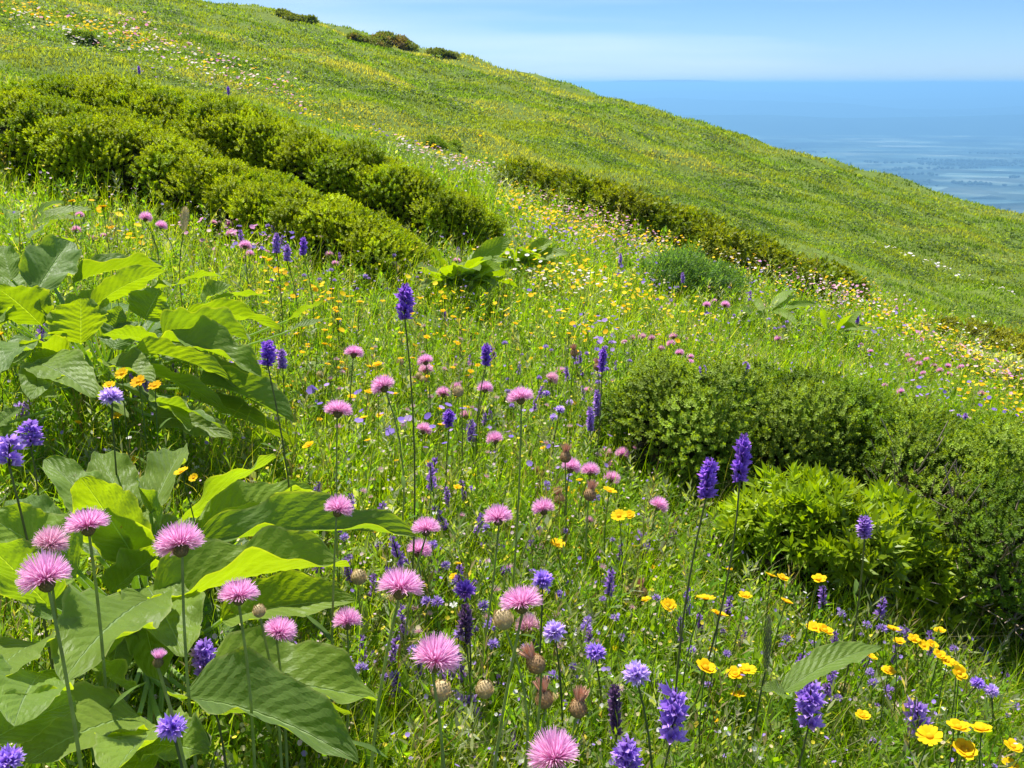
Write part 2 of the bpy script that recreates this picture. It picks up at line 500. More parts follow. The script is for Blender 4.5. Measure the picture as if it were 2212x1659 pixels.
def sprig_proto(seed, n, length, leaf, width, spread0, spread1, colvar=0.25):
    rs = np.random.RandomState(seed)
    b = MB()
    for i in range(n):
        f = (i + 0.5) / n
        ang = i * 2.4 + rs.uniform(-.3, .3)
        tilt = spread0 + (spread1 - spread0) * f + rs.uniform(-.2, .2)     # angle from the axis
        d = diamond(leaf * rs.uniform(.75, 1.2), width * rs.uniform(.8, 1.2))
        # leaf along +y; rotate so that it points out at tilt from z
        ct, s_ = math.cos(math.pi / 2 - tilt), math.sin(math.pi / 2 - tilt)
        Rx = np.array([[1, 0, 0], [0, ct, -s_], [0, s_, ct]])
        ca, sa = math.cos(ang), math.sin(ang)
        Rz = np.array([[ca, -sa, 0], [sa, ca, 0], [0, 0, 1]])
        v = d @ Rx.T @ Rz.T + np.array([0, 0, length * f])
        k = 1 + rs.uniform(-colvar, colvar)
        b.add(v, [(0, 3, 2, 1)], None, (k, k, k))
    return proto_from(b)


BOX = [sprig_proto(s, 18, 0.030, 0.0145, 0.0085, 1.5, 0.45) for s in (1, 2, 3)]
BOXFAR = [sprig_proto(s, 10, 0.042, 0.026, 0.014, 1.45, 0.45) for s in (4, 5)]
GLOSSY = [sprig_proto(s, 11, 0.03, 0.042, 0.0125, 1.35, 0.35) for s in (6, 7, 8)]
HERBS = [sprig_proto(s, 7, 0.05, 0.032, 0.014, 1.3, 0.5) for s in (9, 10, 12)]
FERN = [sprig_proto(s, 16, 0.10, 0.03, 0.007, 1.2, 0.7) for s in (13, 14)]

one = MB(); one.add(diamond(1, .6, .1) - np.array([0, .5, 0]), [(0, 3, 2, 1)])
ONE = proto_from(one)

woodland()

# ------------------------------------------------------------------ shrubs
def shrub(label, spine, lump_r, protos, n_lump_m2, per_lump, colors, mat, scale=1.0, bare=0, seed=0, group=None, jit=0.0, openness=0.0):
    """spine: (x_foot, y_foot, y_top, half depth in m) in photo coordinates; the mound stands on the terrain there"""
    rs = np.random.RandomState(seed + 50)
    C, E, Wd, Hh = [], [], [], []
    for (x, yf, yt, w) in spine:
        p = ground_at([x], [yf])[0]
        r0 = math.hypot(p[0], p[1]); e = p[:2] / r0
        c = p[:2] + e * w
        d = rays(x, yt); tn = d[2] / math.hypot(d[0], d[1])
        best = 0.06
        for k in np.linspace(0.15, 1.3, 12):          # the mound must reach up to the photo's top edge
            rr = r0 + w * k
            best_k = tn * rr - float(terrain(e[0] * rr, e[1] * rr))
            s_ = math.sin(math.acos(max(-1, min(1, 1 - k)))) ** 0.55 if k < 1.99 else 0.1
            cand = best_k / max(s_, 0.3)
            if k == 0.15 or cand < best: best = cand
        C.append(c); E.append(e); Wd.append(w); Hh.append(min(max(best, 0.07), 1.6))
    C = np.array(C); E = np.array(E); Wd = np.array(Wd); Hh = np.array(Hh)
    seg = np.concatenate([[0], np.cumsum(np.linalg.norm(np.diff(C, axis=0), axis=1))]) if len(C) > 1 else np.array([0.])
    Ltot = seg[-1]

    def at(s, al, shrink=1.0):
        c = np.stack([np.interp(s, seg, C[:, i]) for i in (0, 1)], -1)
        e = nrm(np.stack([np.interp(s, seg, E[:, i]) for i in (0, 1)], -1))
        w = np.interp(s, seg, Wd); h = np.interp(s, seg, Hh)
        over = np.clip((np.minimum(s, Ltot - s)) / np.maximum(w * 0.8, 1e-3), 0, 1)
        tap = 0.35 + 0.65 * np.sqrt(over)
        p = c + e * (-np.cos(al) * w * tap * shrink)[:, None]
        z = terrain(p[:, 0], p[:, 1]) + h * tap * np.sin(al) ** 0.55 * shrink
        nv = np.stack([-e[:, 0] * np.cos(al), -e[:, 1] * np.cos(al), np.sin(al) + 0.15], -1)
        return np.concatenate([p, z[:, None]], 1), nrm(nv)

    wm, hm = Wd.mean(), Hh.mean()
    area = max(Ltot, wm) * (math.pi * math.sqrt((wm ** 2 + hm ** 2) / 2))
    n = max(int(area * n_lump_m2), 12)
    s = rs.uniform(0, Ltot, n); al = np.arccos(rs.uniform(-0.98, 0.98, n)) * 0.96 + 0.06
    shr = rs.uniform(0.74, 1.03, n) + rs.normal(0, jit, n)
    P, Nv = at(s, al, shr)
    lr = lump_r * rs.uniform(0.7, 1.4, n)
    P = P - Nv * lr[:, None] * 0.55
    root = empty('mat_shrub', [float(C[:, 0].mean()), float(C[:, 1].mean()), float(terrain(C[:, 0].mean(), C[:, 1].mean()))])
    org = np.array(root.location)
    tag(root, label, 'shrub', group)
    fol = MB()
    ltint = np.array(colors)[rs.randint(0, len(colors), n)] * rs.uniform(0.85, 1.15, (n, 1))
    cnt = np.maximum((per_lump * (lr / lump_r) ** 2).astype(int), 4)
    idx = np.repeat(np.arange(n), cnt)
    d = nrm(rs.normal(size=(len(idx), 3)))
    d = nrm(d + Nv[idx] * 0.75 + np.array([0, 0, 0.25]))
    rad = rs.uniform(0.55, 1.05, len(idx)) ** 0.4
    loc = P[idx] + d * (lr[idx] * rad)[:, None]
    ax = nrm(d * 1.0 + np.array([0, 0, 0.30]) + rs.normal(0, .3, (len(idx), 3)))
    keep = loc[:, 2] > terrain(loc[:, 0], loc[:, 1]) + 0.01
    loc, ax, idx = loc[keep], ax[keep], idx[keep]
    Mx = frames(ax, rs.uniform(0, 6.28, len(loc)))
    pick = rs.randint(0, len(protos), len(loc))
    ti = ltint[idx] * rs.uniform(0.8, 1.2, (len(idx), 1))
    for k, pr in enumerate(protos):
        mk = pick == k
        scatter(fol, pr, loc[mk] - org, Mx[mk], scale * rs.uniform(0.8, 1.25, mk.sum()), ti[mk])
    fol.build('foliage', mat, root)
    # dark inner leaves under the live tips, added to block light and deepen gaps
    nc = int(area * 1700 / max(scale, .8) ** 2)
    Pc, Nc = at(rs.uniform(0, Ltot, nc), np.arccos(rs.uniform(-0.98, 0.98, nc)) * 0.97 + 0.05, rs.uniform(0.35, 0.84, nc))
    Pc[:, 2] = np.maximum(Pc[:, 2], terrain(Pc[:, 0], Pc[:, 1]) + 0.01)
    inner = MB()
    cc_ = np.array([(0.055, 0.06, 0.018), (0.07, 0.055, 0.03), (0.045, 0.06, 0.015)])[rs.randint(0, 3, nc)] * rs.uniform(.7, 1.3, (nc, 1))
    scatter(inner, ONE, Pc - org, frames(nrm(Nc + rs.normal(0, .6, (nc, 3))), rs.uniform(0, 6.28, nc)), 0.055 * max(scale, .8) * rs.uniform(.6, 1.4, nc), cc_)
    inner.build('inner_shade_foliage', M_TWIG, root)
    # woody stems that carry the clumps
    tw = MB()
    sel = rs.choice(n, min(n, 60 + bare), replace=False)
    for j in sel:
        b0, _ = at(np.array([s[j] + rs.uniform(-.2, .2)]), np.array([al[j] * 0.6 + 0.6]), np.array([0.08]))
        b0 = b0[0]; b1 = P[j]
        mid = (b0 + b1) / 2 + rs.normal(0, .04, 3) + np.array([0, 0, 0.03])
        tube(tw, bez(b0, mid, b1, 5) - org, np.linspace(0.007, 0.003, 5) * (0.7 + hm), (0.13, 0.09, 0.06), 5)
    if bare:
        for j in range(bare):                                    # leafless grey twigs poking out
            a0 = rs.uniform(0.25, 0.9)
            p0, n0 = at(np.array([Ltot * rs.uniform(0.55, 1.0)]), np.array([a0]), np.array([0.75]))
            p0, n0 = p0[0], n0[0]
            dirv = nrm(n0 + rs.normal(0, .5, 3) + np.array([0, 0, .4]))
            p2 = p0 + dirv * rs.uniform(.12, .26)
            tube(tw, bez(p0, (p0 + p2) / 2 + rs.normal(0, .02, 3), p2, 4) - org, np.linspace(0.0036, 0.0013, 4), (0.34, 0.26, 0.19), 4)
    tw.build('branches', M_TWIG, root)
    return root


G1 = [(0.28, 0.355, 0.008), (0.33, 0.40, 0.010), (0.22, 0.31, 0.008)]        # yellow-green mat
G2 = [(0.18, 0.23, 0.010), (0.23, 0.27, 0.014), (0.14, 0.20, 0.010)]     # duller juniper
G3 = [(0.165, 0.26, 0.022), (0.23, 0.32, 0.04), (0.11, 0.19, 0.016)]       # grey-green box
G4 = [(0.21, 0.30, 0.008), (0.25, 0.33, 0.010), (0.17, 0.26, 0.008)]         # fresh glossy
shrub('long yellow-green mat shrub sprawling in front of its darker twin at the upper left',
      [(-120, 380, 185, .6), (60, 415, 205, .6), (200, 445, 240, .6), (350, 485, 290, .55), (500, 530, 362, .5), (615, 570, 415, .45), (715, 610, 447, .4), (800, 640, 485, .33), (885, 590, 535, .2)],
      0.11, BOX, 78, 105, G1, M_SHRUB, .86, seed=1, jit=.02)
shrub('second mat shrub with a deeply shaded underside just behind the upper left one',
      [(60, 320, 140, .4), (210, 345, 188, .45), (450, 410, 224, .45), (600, 450, 264, .45), (750, 500, 325, .42), (900, 545, 390, .4), (1000, 560, 443, .33), (1060, 545, 482, .2)],
      0.12, BOX, 70, 105, G1, M_SHRUB, .92, seed=2, jit=.02)
shrub('long low dark band of juniper running down the middle of the slope',
      [(1080, 418, 362, .35), (1180, 452, 382, .5), (1300, 502, 416, .55), (1430, 548, 462, .6), (1560, 598, 510, .6), (1680, 634, 566, .55), (1770, 650, 598, .45), (1840, 652, 626, .25)],
      0.15, BOXFAR, 36, 36, G2, M_SHRUB, 1.5, seed=3)
shrub('round grey-green shrub with bare twigs filling the right-hand side',
      [(1320, 1000, 860, .16), (1380, 1100, 825, .28), (1520, 1150, 825, .36), (1680, 1180, 838, .42), (1830, 1230, 862, .46), (1960, 1400, 900, .52), (2080, 1500, 950, .56), (2210, 1560, 985, .6), (2380, 1600, 1040, .6)],
      0.11, BOX, 86, 120, G3, M_SHRUB, 0.68, bare=300, seed=4, jit=.09)
shrub('bright green glossy-leaved shrub in front of the round grey-green one',
      [(1580, 1270, 1075, .12), (1660, 1350, 1050, .18), (1760, 1390, 1062, .21), (1880, 1420, 1088, .21), (1980, 1440, 1165, .19), (2070, 1460, 1250, .14)],
      0.075, GLOSSY, 110, 26, G4, M_GLOSSY, 0.9, seed=5, jit=.05)
shrub('yellowish shrub cut by the right edge of the photo, halfway down the slope',
      [(2010, 735, 705, .15), (2080, 765, 715, .35), (2170, 805, 735, .45), (2290, 850, 775, .5)],
      0.13, BOXFAR, 45, 36, [(0.24, 0.26, 0.02), (0.28, 0.29, 0.03), (0.18, 0.2, 0.02)], M_SHRUB, 1.2, seed=6)
shrub('low shrub with a brownish lower part on the skyline at upper left',
      [(760, 92, 80, .6), (830, 104, 80, 1.2), (895, 114, 97, .8)], 0.3, BOXFAR, 6, 30,
      [(0.19, 0.22, 0.04), (0.17, 0.23, 0.03), (0.24, 0.19, 0.08)], M_SHRUB, 4.0, seed=7)
shrub('small dark bush on the skyline right beside the brownish low one',
      [(925, 122, 108, .7), (985, 136, 121, .6)], 0.22, BOXFAR, 7, 28, [(0.16, 0.21, 0.03), (0.19, 0.22, 0.04)], M_SHRUB, 3.6, seed=8)
shrub('flat dark bush hugging the skyline nearest the top edge',
      [(600, 42, 31, .8), (680, 56, 43, .7)], 0.22, BOXFAR, 7, 28, [(0.17, 0.22, 0.03), (0.19, 0.23, 0.04)], M_SHRUB, 3.6, seed=9)
shrub('small rounded bush alone in the flowery slope above the juniper band',
      [(930, 322, 300, .3), (985, 332, 304, .3)], 0.13, BOXFAR, 40, 26, [(0.17, 0.26, 0.015), (0.19, 0.28, 0.02)], M_SHRUB, 1.6, seed=10)
shrub('feathery pale green bush amid the flowers below the juniper band',
      [(1410, 640, 595, .15), (1480, 655, 578, .3), (1560, 660, 600, .2)], 0.09, FERN, 90, 26, [(0.12, 0.21, 0.06), (0.10, 0.19, 0.05)], M_HERB, 1.0, seed=12)
shrub('pale cream flecked low shrub below the yellowish one at the right edge',
      [(2060, 790, 765, .15), (2140, 830, 785, .25), (2250, 880, 825, .25)], 0.08, HERBS, 90, 24, [(0.30, 0.34, 0.16), (0.2, 0.27, 0.08), (0.42, 0.42, 0.27)], M_HERB, 1.0, seed=13)
shrub('dark patch of low shrub high in the flowery upper left slope',
      [(150, 88, 70, .3), (220, 108, 80, .3)], 0.13, BOXFAR, 40, 26, [(0.15, 0.24, 0.015), (0.18, 0.27, 0.02)], M_SHRUB, 1.7, seed=14)

# ------------------------------------------------------------------ grass
def vnoise(x, y, seed, scale):
    rs = np.random.RandomState(seed)
    out = 0
    for l, a in ((1.0, 1.0), (0.47, 0.6), (0.23, 0.35)):
        for _ in range(3):
            th, p = rs.uniform(0, 6.28), rs.uniform(0, 6.28)
            out = out + a * np.sin((x * math.cos(th) + y * math.sin(th)) * 6.283 / (scale * l) + p)
    return out / 4.0


def blades(mb, base, h, w, az, bend, col, faceaz, seg=(0.0, 0.4, 0.75, 1.0)):
    n = len(base)
    dirv = np.stack([np.cos(az), np.sin(az), np.zeros(n)], -1)
    side = np.stack([np.cos(faceaz), np.sin(faceaz), np.zeros(n)], -1)
    V = []
    for t in seg[:-1]:
        c = base + np.stack([np.zeros(n), np.zeros(n), h * (t - 0.35 * bend * t * t)], -1) + dirv * (h * bend * t * t)[:, None]
        ww = (w * (1 - t ** 1.5) * 0.5)[:, None]
        V += [c - side * ww, c + side * ww]
    t = 1.0
    V.append(base + np.stack([np.zeros(n), np.zeros(n), h * (t - 0.35 * bend)], -1) + dirv * (h * bend)[:, None])
    V = np.stack(V, 1)
    k = V.shape[1]
    off = (np.arange(n) * k)[:, None]
    q = [np.concatenate([off + i, off + i + 1, off + i + 3, off + i + 2], 1) for i in range(0, k - 3, 2)]
    tt = np.concatenate([off + k - 3, off + k - 2, off + k - 1], 1)
    mb.add(V.reshape(-1, 3), np.concatenate(q) if q else None, tt, np.repeat(col, k, 0))


def grass_color(x, y, n, rs):
    a = vnoise(x, y, 21, 2.3)[:, None]; b = vnoise(x, y, 22, 7.0)[:, None]
    base = np.array([0.225, 0.335, 0.004])
    yel = np.array([0.30, 0.37, 0.006]); blu = np.array([0.145, 0.28, 0.008]); dry = np.array([0.45, 0.41, 0.2])
    c = base + (yel - base) * np.clip(a + 0.2, 0, 1) + (blu - base) * np.clip(-b, 0, 1) * 0.8
    d = rs.uniform(size=(n, 1)) < 0.06
    c = np.where(d, dry, c)
    return np.clip(c * rs.uniform(0.72, 1.3, (n, 1)), 0, 1)


HALF = math.radians(43)
rs = np.random.RandomState(77)


def near_points(n, r0, r1, rs):
    r = np.exp(rs.uniform(math.log(r0), math.log(r1), n)); ph = rs.uniform(-HALF, HALF, n)
    x, y = r * np.sin(ph), r * np.cos(ph)
    return x, y, r


mb = MB()
n = 105000
x, y, r = near_points(n, 0.75, 9.5, rs)
clump = np.clip(0.9 + 0.5 * vnoise(x, y, 31, 0.9), 0.35, 1.5)
h = rs.uniform(0.06, 0.22, n) * clump
w = rs.uniform(0.0022, 0.0046, n) * np.maximum(1, r / 3.2)
wind = rs.normal(0.1, 1.6, n)
blades(mb, np.stack([x, y, terrain(x, y) - 0.01], -1), h, w, wind, rs.uniform(0.1, 0.9, n), grass_color(x, y, n, rs), rs.uniform(0, 3.14, n))
# tall thin bents
n = 9000
x, y, r = near_points(n, 1.0, 9.5, rs)
blades(mb, np.stack([x, y, terrain(x, y) - 0.01], -1), rs.uniform(0.18, 0.36, n), rs.uniform(0.0014, 0.0024, n) * np.maximum(1, r / 2.5), rs.normal(0.1, 1.3, n), rs.uniform(0.1, 0.5, n),
       grass_color(x, y, n, rs) * 1.05, rs.uniform(0, 3.14, n))
n = 4200
x, y, r = near_points(n, 1.0, 9.0, rs)
blades(mb, np.stack([x, y, terrain(x, y) - 0.01], -1), rs.uniform(0.10, 0.30, n), rs.uniform(0.0012, 0.0022, n) * np.maximum(1, r / 2.5), rs.normal(0.1, 1.5, n), rs.uniform(0.3, 1.2, n),
       np.array([0.52, 0.47, 0.26]) * rs.uniform(.6, 1.15, (n, 1)), rs.uniform(0, 3.14, n))
tag(mb.build('meadow_grass', M_GRASS), kind='stuff')

# hillside grass from 8 m to over the crest
mb = MB()


def far_points(n, rs, d0=0.0, d1=0.142):
    rr = np.exp(np.linspace(math.log(8.2), math.log(66), 400)); DD = np.interp(np.log(rr), _fr, _fg) / rr
    D = rs.uniform(d0, d1, n)
    r = np.interp(-D, -DD, rr) * rs.uniform(0.93, 1.05, n)
    ph = rs.uniform(-math.radians(40), math.radians(40), n)
    return r * np.sin(ph), r * np.cos(ph), r


def far_color(x, y, n, rs):
    # diagonal streaks down the slope: dry yellow-brown, fresh green and bluish herb patches
    sx = x * 0.8 + y * 0.25
    a = vnoise(sx * 0.35, y, 41, 9.0)[:, None]; b = vnoise(sx * 0.6, y, 42, 5.0)[:, None]; e = vnoise(sx * 0.3, y * 1.2, 43, 14.0)[:, None]
    base = np.array([0.205, 0.243, 0.038]); fresh = np.array([0.165, 0.25, 0.036]); dark = np.array([0.09, 0.155, 0.02]); dry = np.array([0.40, 0.35, 0.18])
    c = base + (fresh - base) * np.clip(a * 1.6 + .2, 0, 1)
    c = c + (dark - c) * np.clip(b * 2.6 - 0.4, 0, 1) * 0.95
    c = c + (dry - c) * np.clip(e * 2.0 - 0.55, 0, 1) * 0.75
    return np.clip(c * rs.uniform(0.86, 1.15, (n, 1)), 0, 1)


n = 60000
x, y, r = far_points(n, rs)
colr = far_color(x, y, n, rs)
rep = 6
X = np.repeat(x, rep) + rs.normal(0, .10, n * rep) * (0.5 + np.repeat(r, rep) / 40); Y = np.repeat(y, rep) + rs.normal(0, .12, n * rep)
Rr = np.repeat(r, rep)
hh = np.repeat(rs.uniform(0.07, 0.15, n) * (0.75 + r / 75), rep) * rs.uniform(.6, 1.2, n * rep)
ww = Rr * 0.0011 * rs.uniform(.7, 1.4, n * rep)
blades(mb, np.stack([X, Y, terrain(X, Y) - 0.02], -1), hh, ww, rs.normal(0.1, 1.5, n * rep), rs.uniform(0.1, .9, n * rep),
       np.repeat(colr, rep, 0) * rs.uniform(.85, 1.15, (n * rep, 1)), rs.normal(0, .9, n * rep), seg=(0.0, 0.55, 1.0))
tag(mb.build('hillside_grass', M_GRASS), kind='stuff')

# low broad-leaved ground cover on the hillside, in clumps
mb = MB()
n = 7000
x, y, r = far_points(n, rs, 0.012, 0.13)
sel = vnoise(x * 0.4, y, 44, 6.0) > 0.05
x, y, r = x[sel], y[sel], r[sel]; n = len(x)
cc = np.array([(0.11, 0.18, 0.02), (0.15, 0.23, 0.03), (0.22, 0.29, 0.06), (0.06, 0.10, 0.016)])[rs.randint(0, 4, n)]
rep = 26
big = rs.uniform(size=n) < .22
cc = np.where(big[:, None], np.array([0.055, 0.095, 0.015]), cc)
rad = np.repeat(rs.uniform(.12, .42, n) * (0.5 + r / 50) * np.where(big, 1.5, 1.0), rep)
th = rs.uniform(0, 6.28, n * rep); q_ = np.sqrt(rs.uniform(0, 1, n * rep))
X = np.repeat(x, rep) + rad * q_ * np.cos(th) * 1.5; Y = np.repeat(y, rep) + rad * q_ * np.sin(th)
Z = terrain(X, Y) + rad * 0.55 * np.sqrt(1.02 - q_ ** 2) * rs.uniform(.5, 1, n * rep)
pr = HERBS
ax = nrm(np.stack([rs.normal(0, .5, n * rep), rs.normal(-.1, .5, n * rep), np.ones(n * rep)], -1))
one = MB(); one.add(diamond(1, .6, .1) - np.array([0, .5, 0]), [(0, 3, 2, 1)])
one = proto_from(one)
scatter(mb, one, np.stack([X, Y, Z], -1), frames(ax, rs.uniform(0, 6.28, n * rep)), np.repeat(r, rep) * 0.0026 * rs.uniform(.6, 1.4, n * rep), np.repeat(cc, rep, 0) * rs.uniform(.8, 1.2, (n * rep, 1)))
tag(mb.build('hillside_undergrowth', M_HERB), kind='stuff')

# herbs between the near grass
mb = MB()
n = 24000
x, y, r = near_points(n, 0.8, 9.0, rs)
z = terrain(x, y)
ax = nrm(np.stack([rs.normal(0, .35, n), rs.normal(0, .35, n), np.ones(n)], -1))
tint = np.array([(0.16, 0.28, 0.012), (0.20, 0.31, 0.014), (0.12, 0.235, 0.018), (0.22, 0.27, 0.08), (0.3, 0.33, 0.2)])[rs.randint(0, 5, n)] * rs.uniform(.75, 1.25, (n, 1))
pick = rs.randint(0, 5, n)
for k, prt in enumerate(HERBS + FERN):
    mk = pick == k
    scatter(mb, prt, np.stack([x, y, z + rs.uniform(0, .10, n)], -1)[mk], frames(ax, rs.uniform(0, 6.28, n))[mk], (rs.uniform(.55, 1.2, n) * np.maximum(.9, r / 5))[mk], tint[mk])
tag(mb.build('meadow_undergrowth', M_HERB), kind='stuff')

def tall_herb(seed, h, n, leaf, width):
    rs = np.random.RandomState(seed)
    b = MB()
    tube(b, bez(np.zeros(3), np.array([rs.normal(0, .02), rs.normal(0, .02), h * .5]), np.array([rs.normal(0, .04), rs.normal(0, .04), h]), 5), [.0016, .0015, .0013, .0011, .0008], (.9, .85, .8), 4)
    v, q, t, c = sprig_proto(seed, n, h * .95, leaf, width, 1.25, .5)
    b.add(v, q, None, c)
    return proto_from(b)


TALL = [tall_herb(31, .20, 16, .034, .009), tall_herb(32, .26, 20, .028, .006), tall_herb(33, .16, 12, .03, .013), tall_herb(34, .3, 26, .04, .005)]
mb = MB()
n = 3600
x, y, r = near_points(n, 1.0, 8.0, rs)
ax = nrm(np.stack([rs.normal(0, .2, n), rs.normal(0, .2, n), np.ones(n)], -1))
tint = np.array([(0.15, 0.26, 0.014), (0.2, 0.3, 0.016), (0.13, 0.21, 0.04), (0.24, 0.27, 0.10), (0.3, 0.24, 0.12)])[rs.randint(0, 5, n)] * rs.uniform(.75, 1.2, (n, 1))
pick = rs.randint(0, 4, n)
for k, prt in enumerate(TALL):
    mk = pick == k
    scatter(mb, prt, np.stack([x, y, terrain(x, y) - .01], -1)[mk], frames(ax, rs.uniform(0, 6.28, n))[mk], (rs.uniform(.55, 1.05, n) * np.maximum(.95, r / 6))[mk], tint[mk])
tag(mb.build('meadow_herbs', M_HERB), kind='stuff')

# ------------------------------------------------------------------ big leaves
def blade_leaf(mb, B, T, lift, width, nrmv, roll=0.0, fold=0.25, wave=0.05, col=(0.1, 0.19, 0.02), seed=0, nu=34, nv=15, ctrl=None, skew=0.0):
    rs = np.random.RandomState(seed)
    B = np.asarray(B, float); T = np.asarray(T, float)
    L = np.linalg.norm(T - B)
    C = (B + T) / 2 + np.asarray(lift, float) if ctrl is None else 2 * np.asarray(ctrl) - (B + T) / 2
    u = np.linspace(0, 1, nu)
    P = bez(B, C, T, nu)
    tan = nrm(np.gradient(P, axis=0))
    n0 = np.asarray(nrmv, float)
    side = nrm(np.cross(tan, n0[None]))
    nn = np.cross(side, tan)
    cr, sr = math.cos(roll), math.sin(roll)
    side, nn = side * cr + nn * sr, nn * cr - side * sr
    prof = np.sin(np.clip(u, 0, 1) ** 0.74 * math.pi) ** 0.64
    prof = np.maximum(prof, 0.05 * (1 - u))
    prof[-1] = 0.004
    v = np.linspace(-1, 1, nv)
    ph1, ph2 = rs.uniform(0, 6.28, 2)
    k1, k2 = rs.uniform(2.5, 4.5), rs.uniform(7, 11)
    hw = width / 2 * prof
    U, Vv = np.meshgrid(u, v, indexing='ij')
    sgn = np.sign(Vv)
    wv = wave * width * (np.sin(U * k1 * 3.14 + ph1 + sgn * 1.2) + 0.45 * np.sin(U * k2 * 3.14 + ph2 + sgn)) * np.abs(Vv) ** 1.6 * prof[:, None] ** .5
    edge = 1 + (0.05 * np.sin(U * 23 + ph1 + sgn) + 0.03 * np.sin(U * 61 + ph2)) * (np.abs(Vv) > 0.9)
    off_s = hw[:, None] * Vv * edge * math.cos(fold)
    off_n = hw[:, None] * np.abs(Vv) * math.sin(fold) + wv - 0.026 * width * np.abs(np.sin(3.1416 * (U * 11 - np.abs(Vv) * 2.6 + 0.25 * np.sin(U * 9 + ph1)))) * (np.abs(Vv) < .97) * prof[:, None] + skew * width * Vv * np.abs(Vv) * prof[:, None]
    V = P[:, None] + side[:, None] * off_s[..., None] + nn[:, None] * off_n[..., None]
    i = np.arange(nu - 1)[:, None]; k = np.arange(nv - 1)[None]
    q = np.stack([i * nv + k, i * nv + k + 1, (i + 1) * nv + k + 1, (i + 1) * nv + k], -1).reshape(-1, 4)
    mb.add(V.reshape(-1, 3), q, None, col, np.stack([U, Vv, np.full_like(U, seed * 0.37)], -1).reshape(-1, 3))


UP = np.array([0, 0, 1.])


def cam_dir(p):
    return nrm(-np.asarray(p, float))


def leafy_plant(label, centre, leaves, filler, seed, group=None, name='broadleaf_plant', folds={}):
    """leaves: (base x, y, tip x, y, width, d_base, d_tip, facing, arch) in photo coordinates; facing>0 shows the upper side to the viewer"""
    rs = np.random.RandomState(seed)
    g = ground_at([centre[0]], [centre[1]])[0]
    root = empty(name, g); tag(root, label, 'plant', group)
    org = g.copy()
    leaves = list(leaves)
    if filler:
        for lf in list(leaves):
            if rs.uniform() < .45:
                j = rs.normal(0, 16, 4); drop = rs.uniform(20, 60)
                leaves.append((lf[0] + j[0], lf[1] + drop * .6, lf[2] + j[2] * 2, lf[3] + drop + j[3], lf[4] * rs.uniform(.8, 1.1), lf[5] + .03, lf[6] + .05, rs.choice([-.6, .1, .5]), lf[8]))
    for k, lf in enumerate(leaves):
        bx, by, tx, ty, wpx, db, dt, face, arch = lf
        B = pt(bx, by, db); T = pt(tx, ty, dt)
        for Q in (B, T):
            gz = float(terrain(Q[0], Q[1])) + 0.02
            if Q[2] < gz: Q[2] = gz
        dm = (db + dt) / 2
        W_ = wpx * S / F * dm * 1.08
        cd = cam_dir((B + T) / 2)
        if face > 0.05:
            n0 = nrm(UP * 0.85 + cd * face * .6 + rs.normal(0, .14, 3))
            W_ = W_ * .86 / max(.82, float(n0 @ cd))
        else:
            n0 = UP * 0.75 + cd * face + rs.normal(0, .1, 3)
        lift = UP * arch * np.linalg.norm(T - B)
        base = np.array([(0.145, 0.225, 0.028), (0.165, 0.25, 0.024), (0.13, 0.21, 0.04), (0.175, 0.255, 0.026)][rs.randint(0, 4)])
        b = MB()
        if k in folds: W_ *= 1.3
        blade_leaf(b, B - org, T - org, lift, W_, n0, rs.normal(0, .12), folds[k] if k in folds else rs.uniform(.15, .35) if face < 0 else rs.uniform(.25, .58), rs.uniform(.06, .12), base * rs.uniform(.88, 1.12), seed * 100 + k)
        # petiole from the crown of the plant to the blade
        start = np.array([rs.normal(0, .02), rs.normal(0, .02), 0.0])
        bb = B - org
        tube(b, bez(start, start * .4 + bb * .6 + np.array([0, 0, -.02]), bb, 6), np.linspace(.0045, .003, 6), (0.10, 0.17, 0.03), 6)
        b.build('leaf', M_LEAF, root, smooth=True)
    for k in range(filler):                                       # lower leaves that close the clump near the ground
        a = rs.uniform(0, 6.28); L = rs.uniform(.14, .22)
        dv = np.array([math.cos(a), math.sin(a), 0])
        B = dv * rs.uniform(.05, .16) + np.array([rs.normal(0, .05), rs.normal(0, .05), rs.uniform(.05, .15)])
        T = B + dv * L + np.array([0, 0, rs.uniform(-.06, .05)])
        for Q in (B, T): Q[2] = max(Q[2], float(terrain(org[0] + Q[0], org[1] + Q[1])) - org[2] + .02)
        b = MB()
        blade_leaf(b, B, T, UP * .03, L * rs.uniform(.45, .6), UP + rs.normal(0, .25, 3), 0, rs.uniform(.2, .5), .08, np.array((0.095, 0.175, 0.02)) * rs.uniform(.85, 1.15), seed * 100 + 60 + k, nu=20, nv=9)
        tube(b, bez(np.zeros(3), B * np.array([.4, .4, .7]), B, 4), .003, (0.10, 0.17, 0.03), 5)
        b.build('leaf', M_LEAF, root, smooth=True)
    return root


def R1(*a):   # reading taken from the lower-left crop
    bx, by, tx, ty, w, db, dt, f, ar = a
    return (bx * .5, 829 + by * .5, tx * .5, 829 + ty * .5, w * .5, db, dt, f, ar)


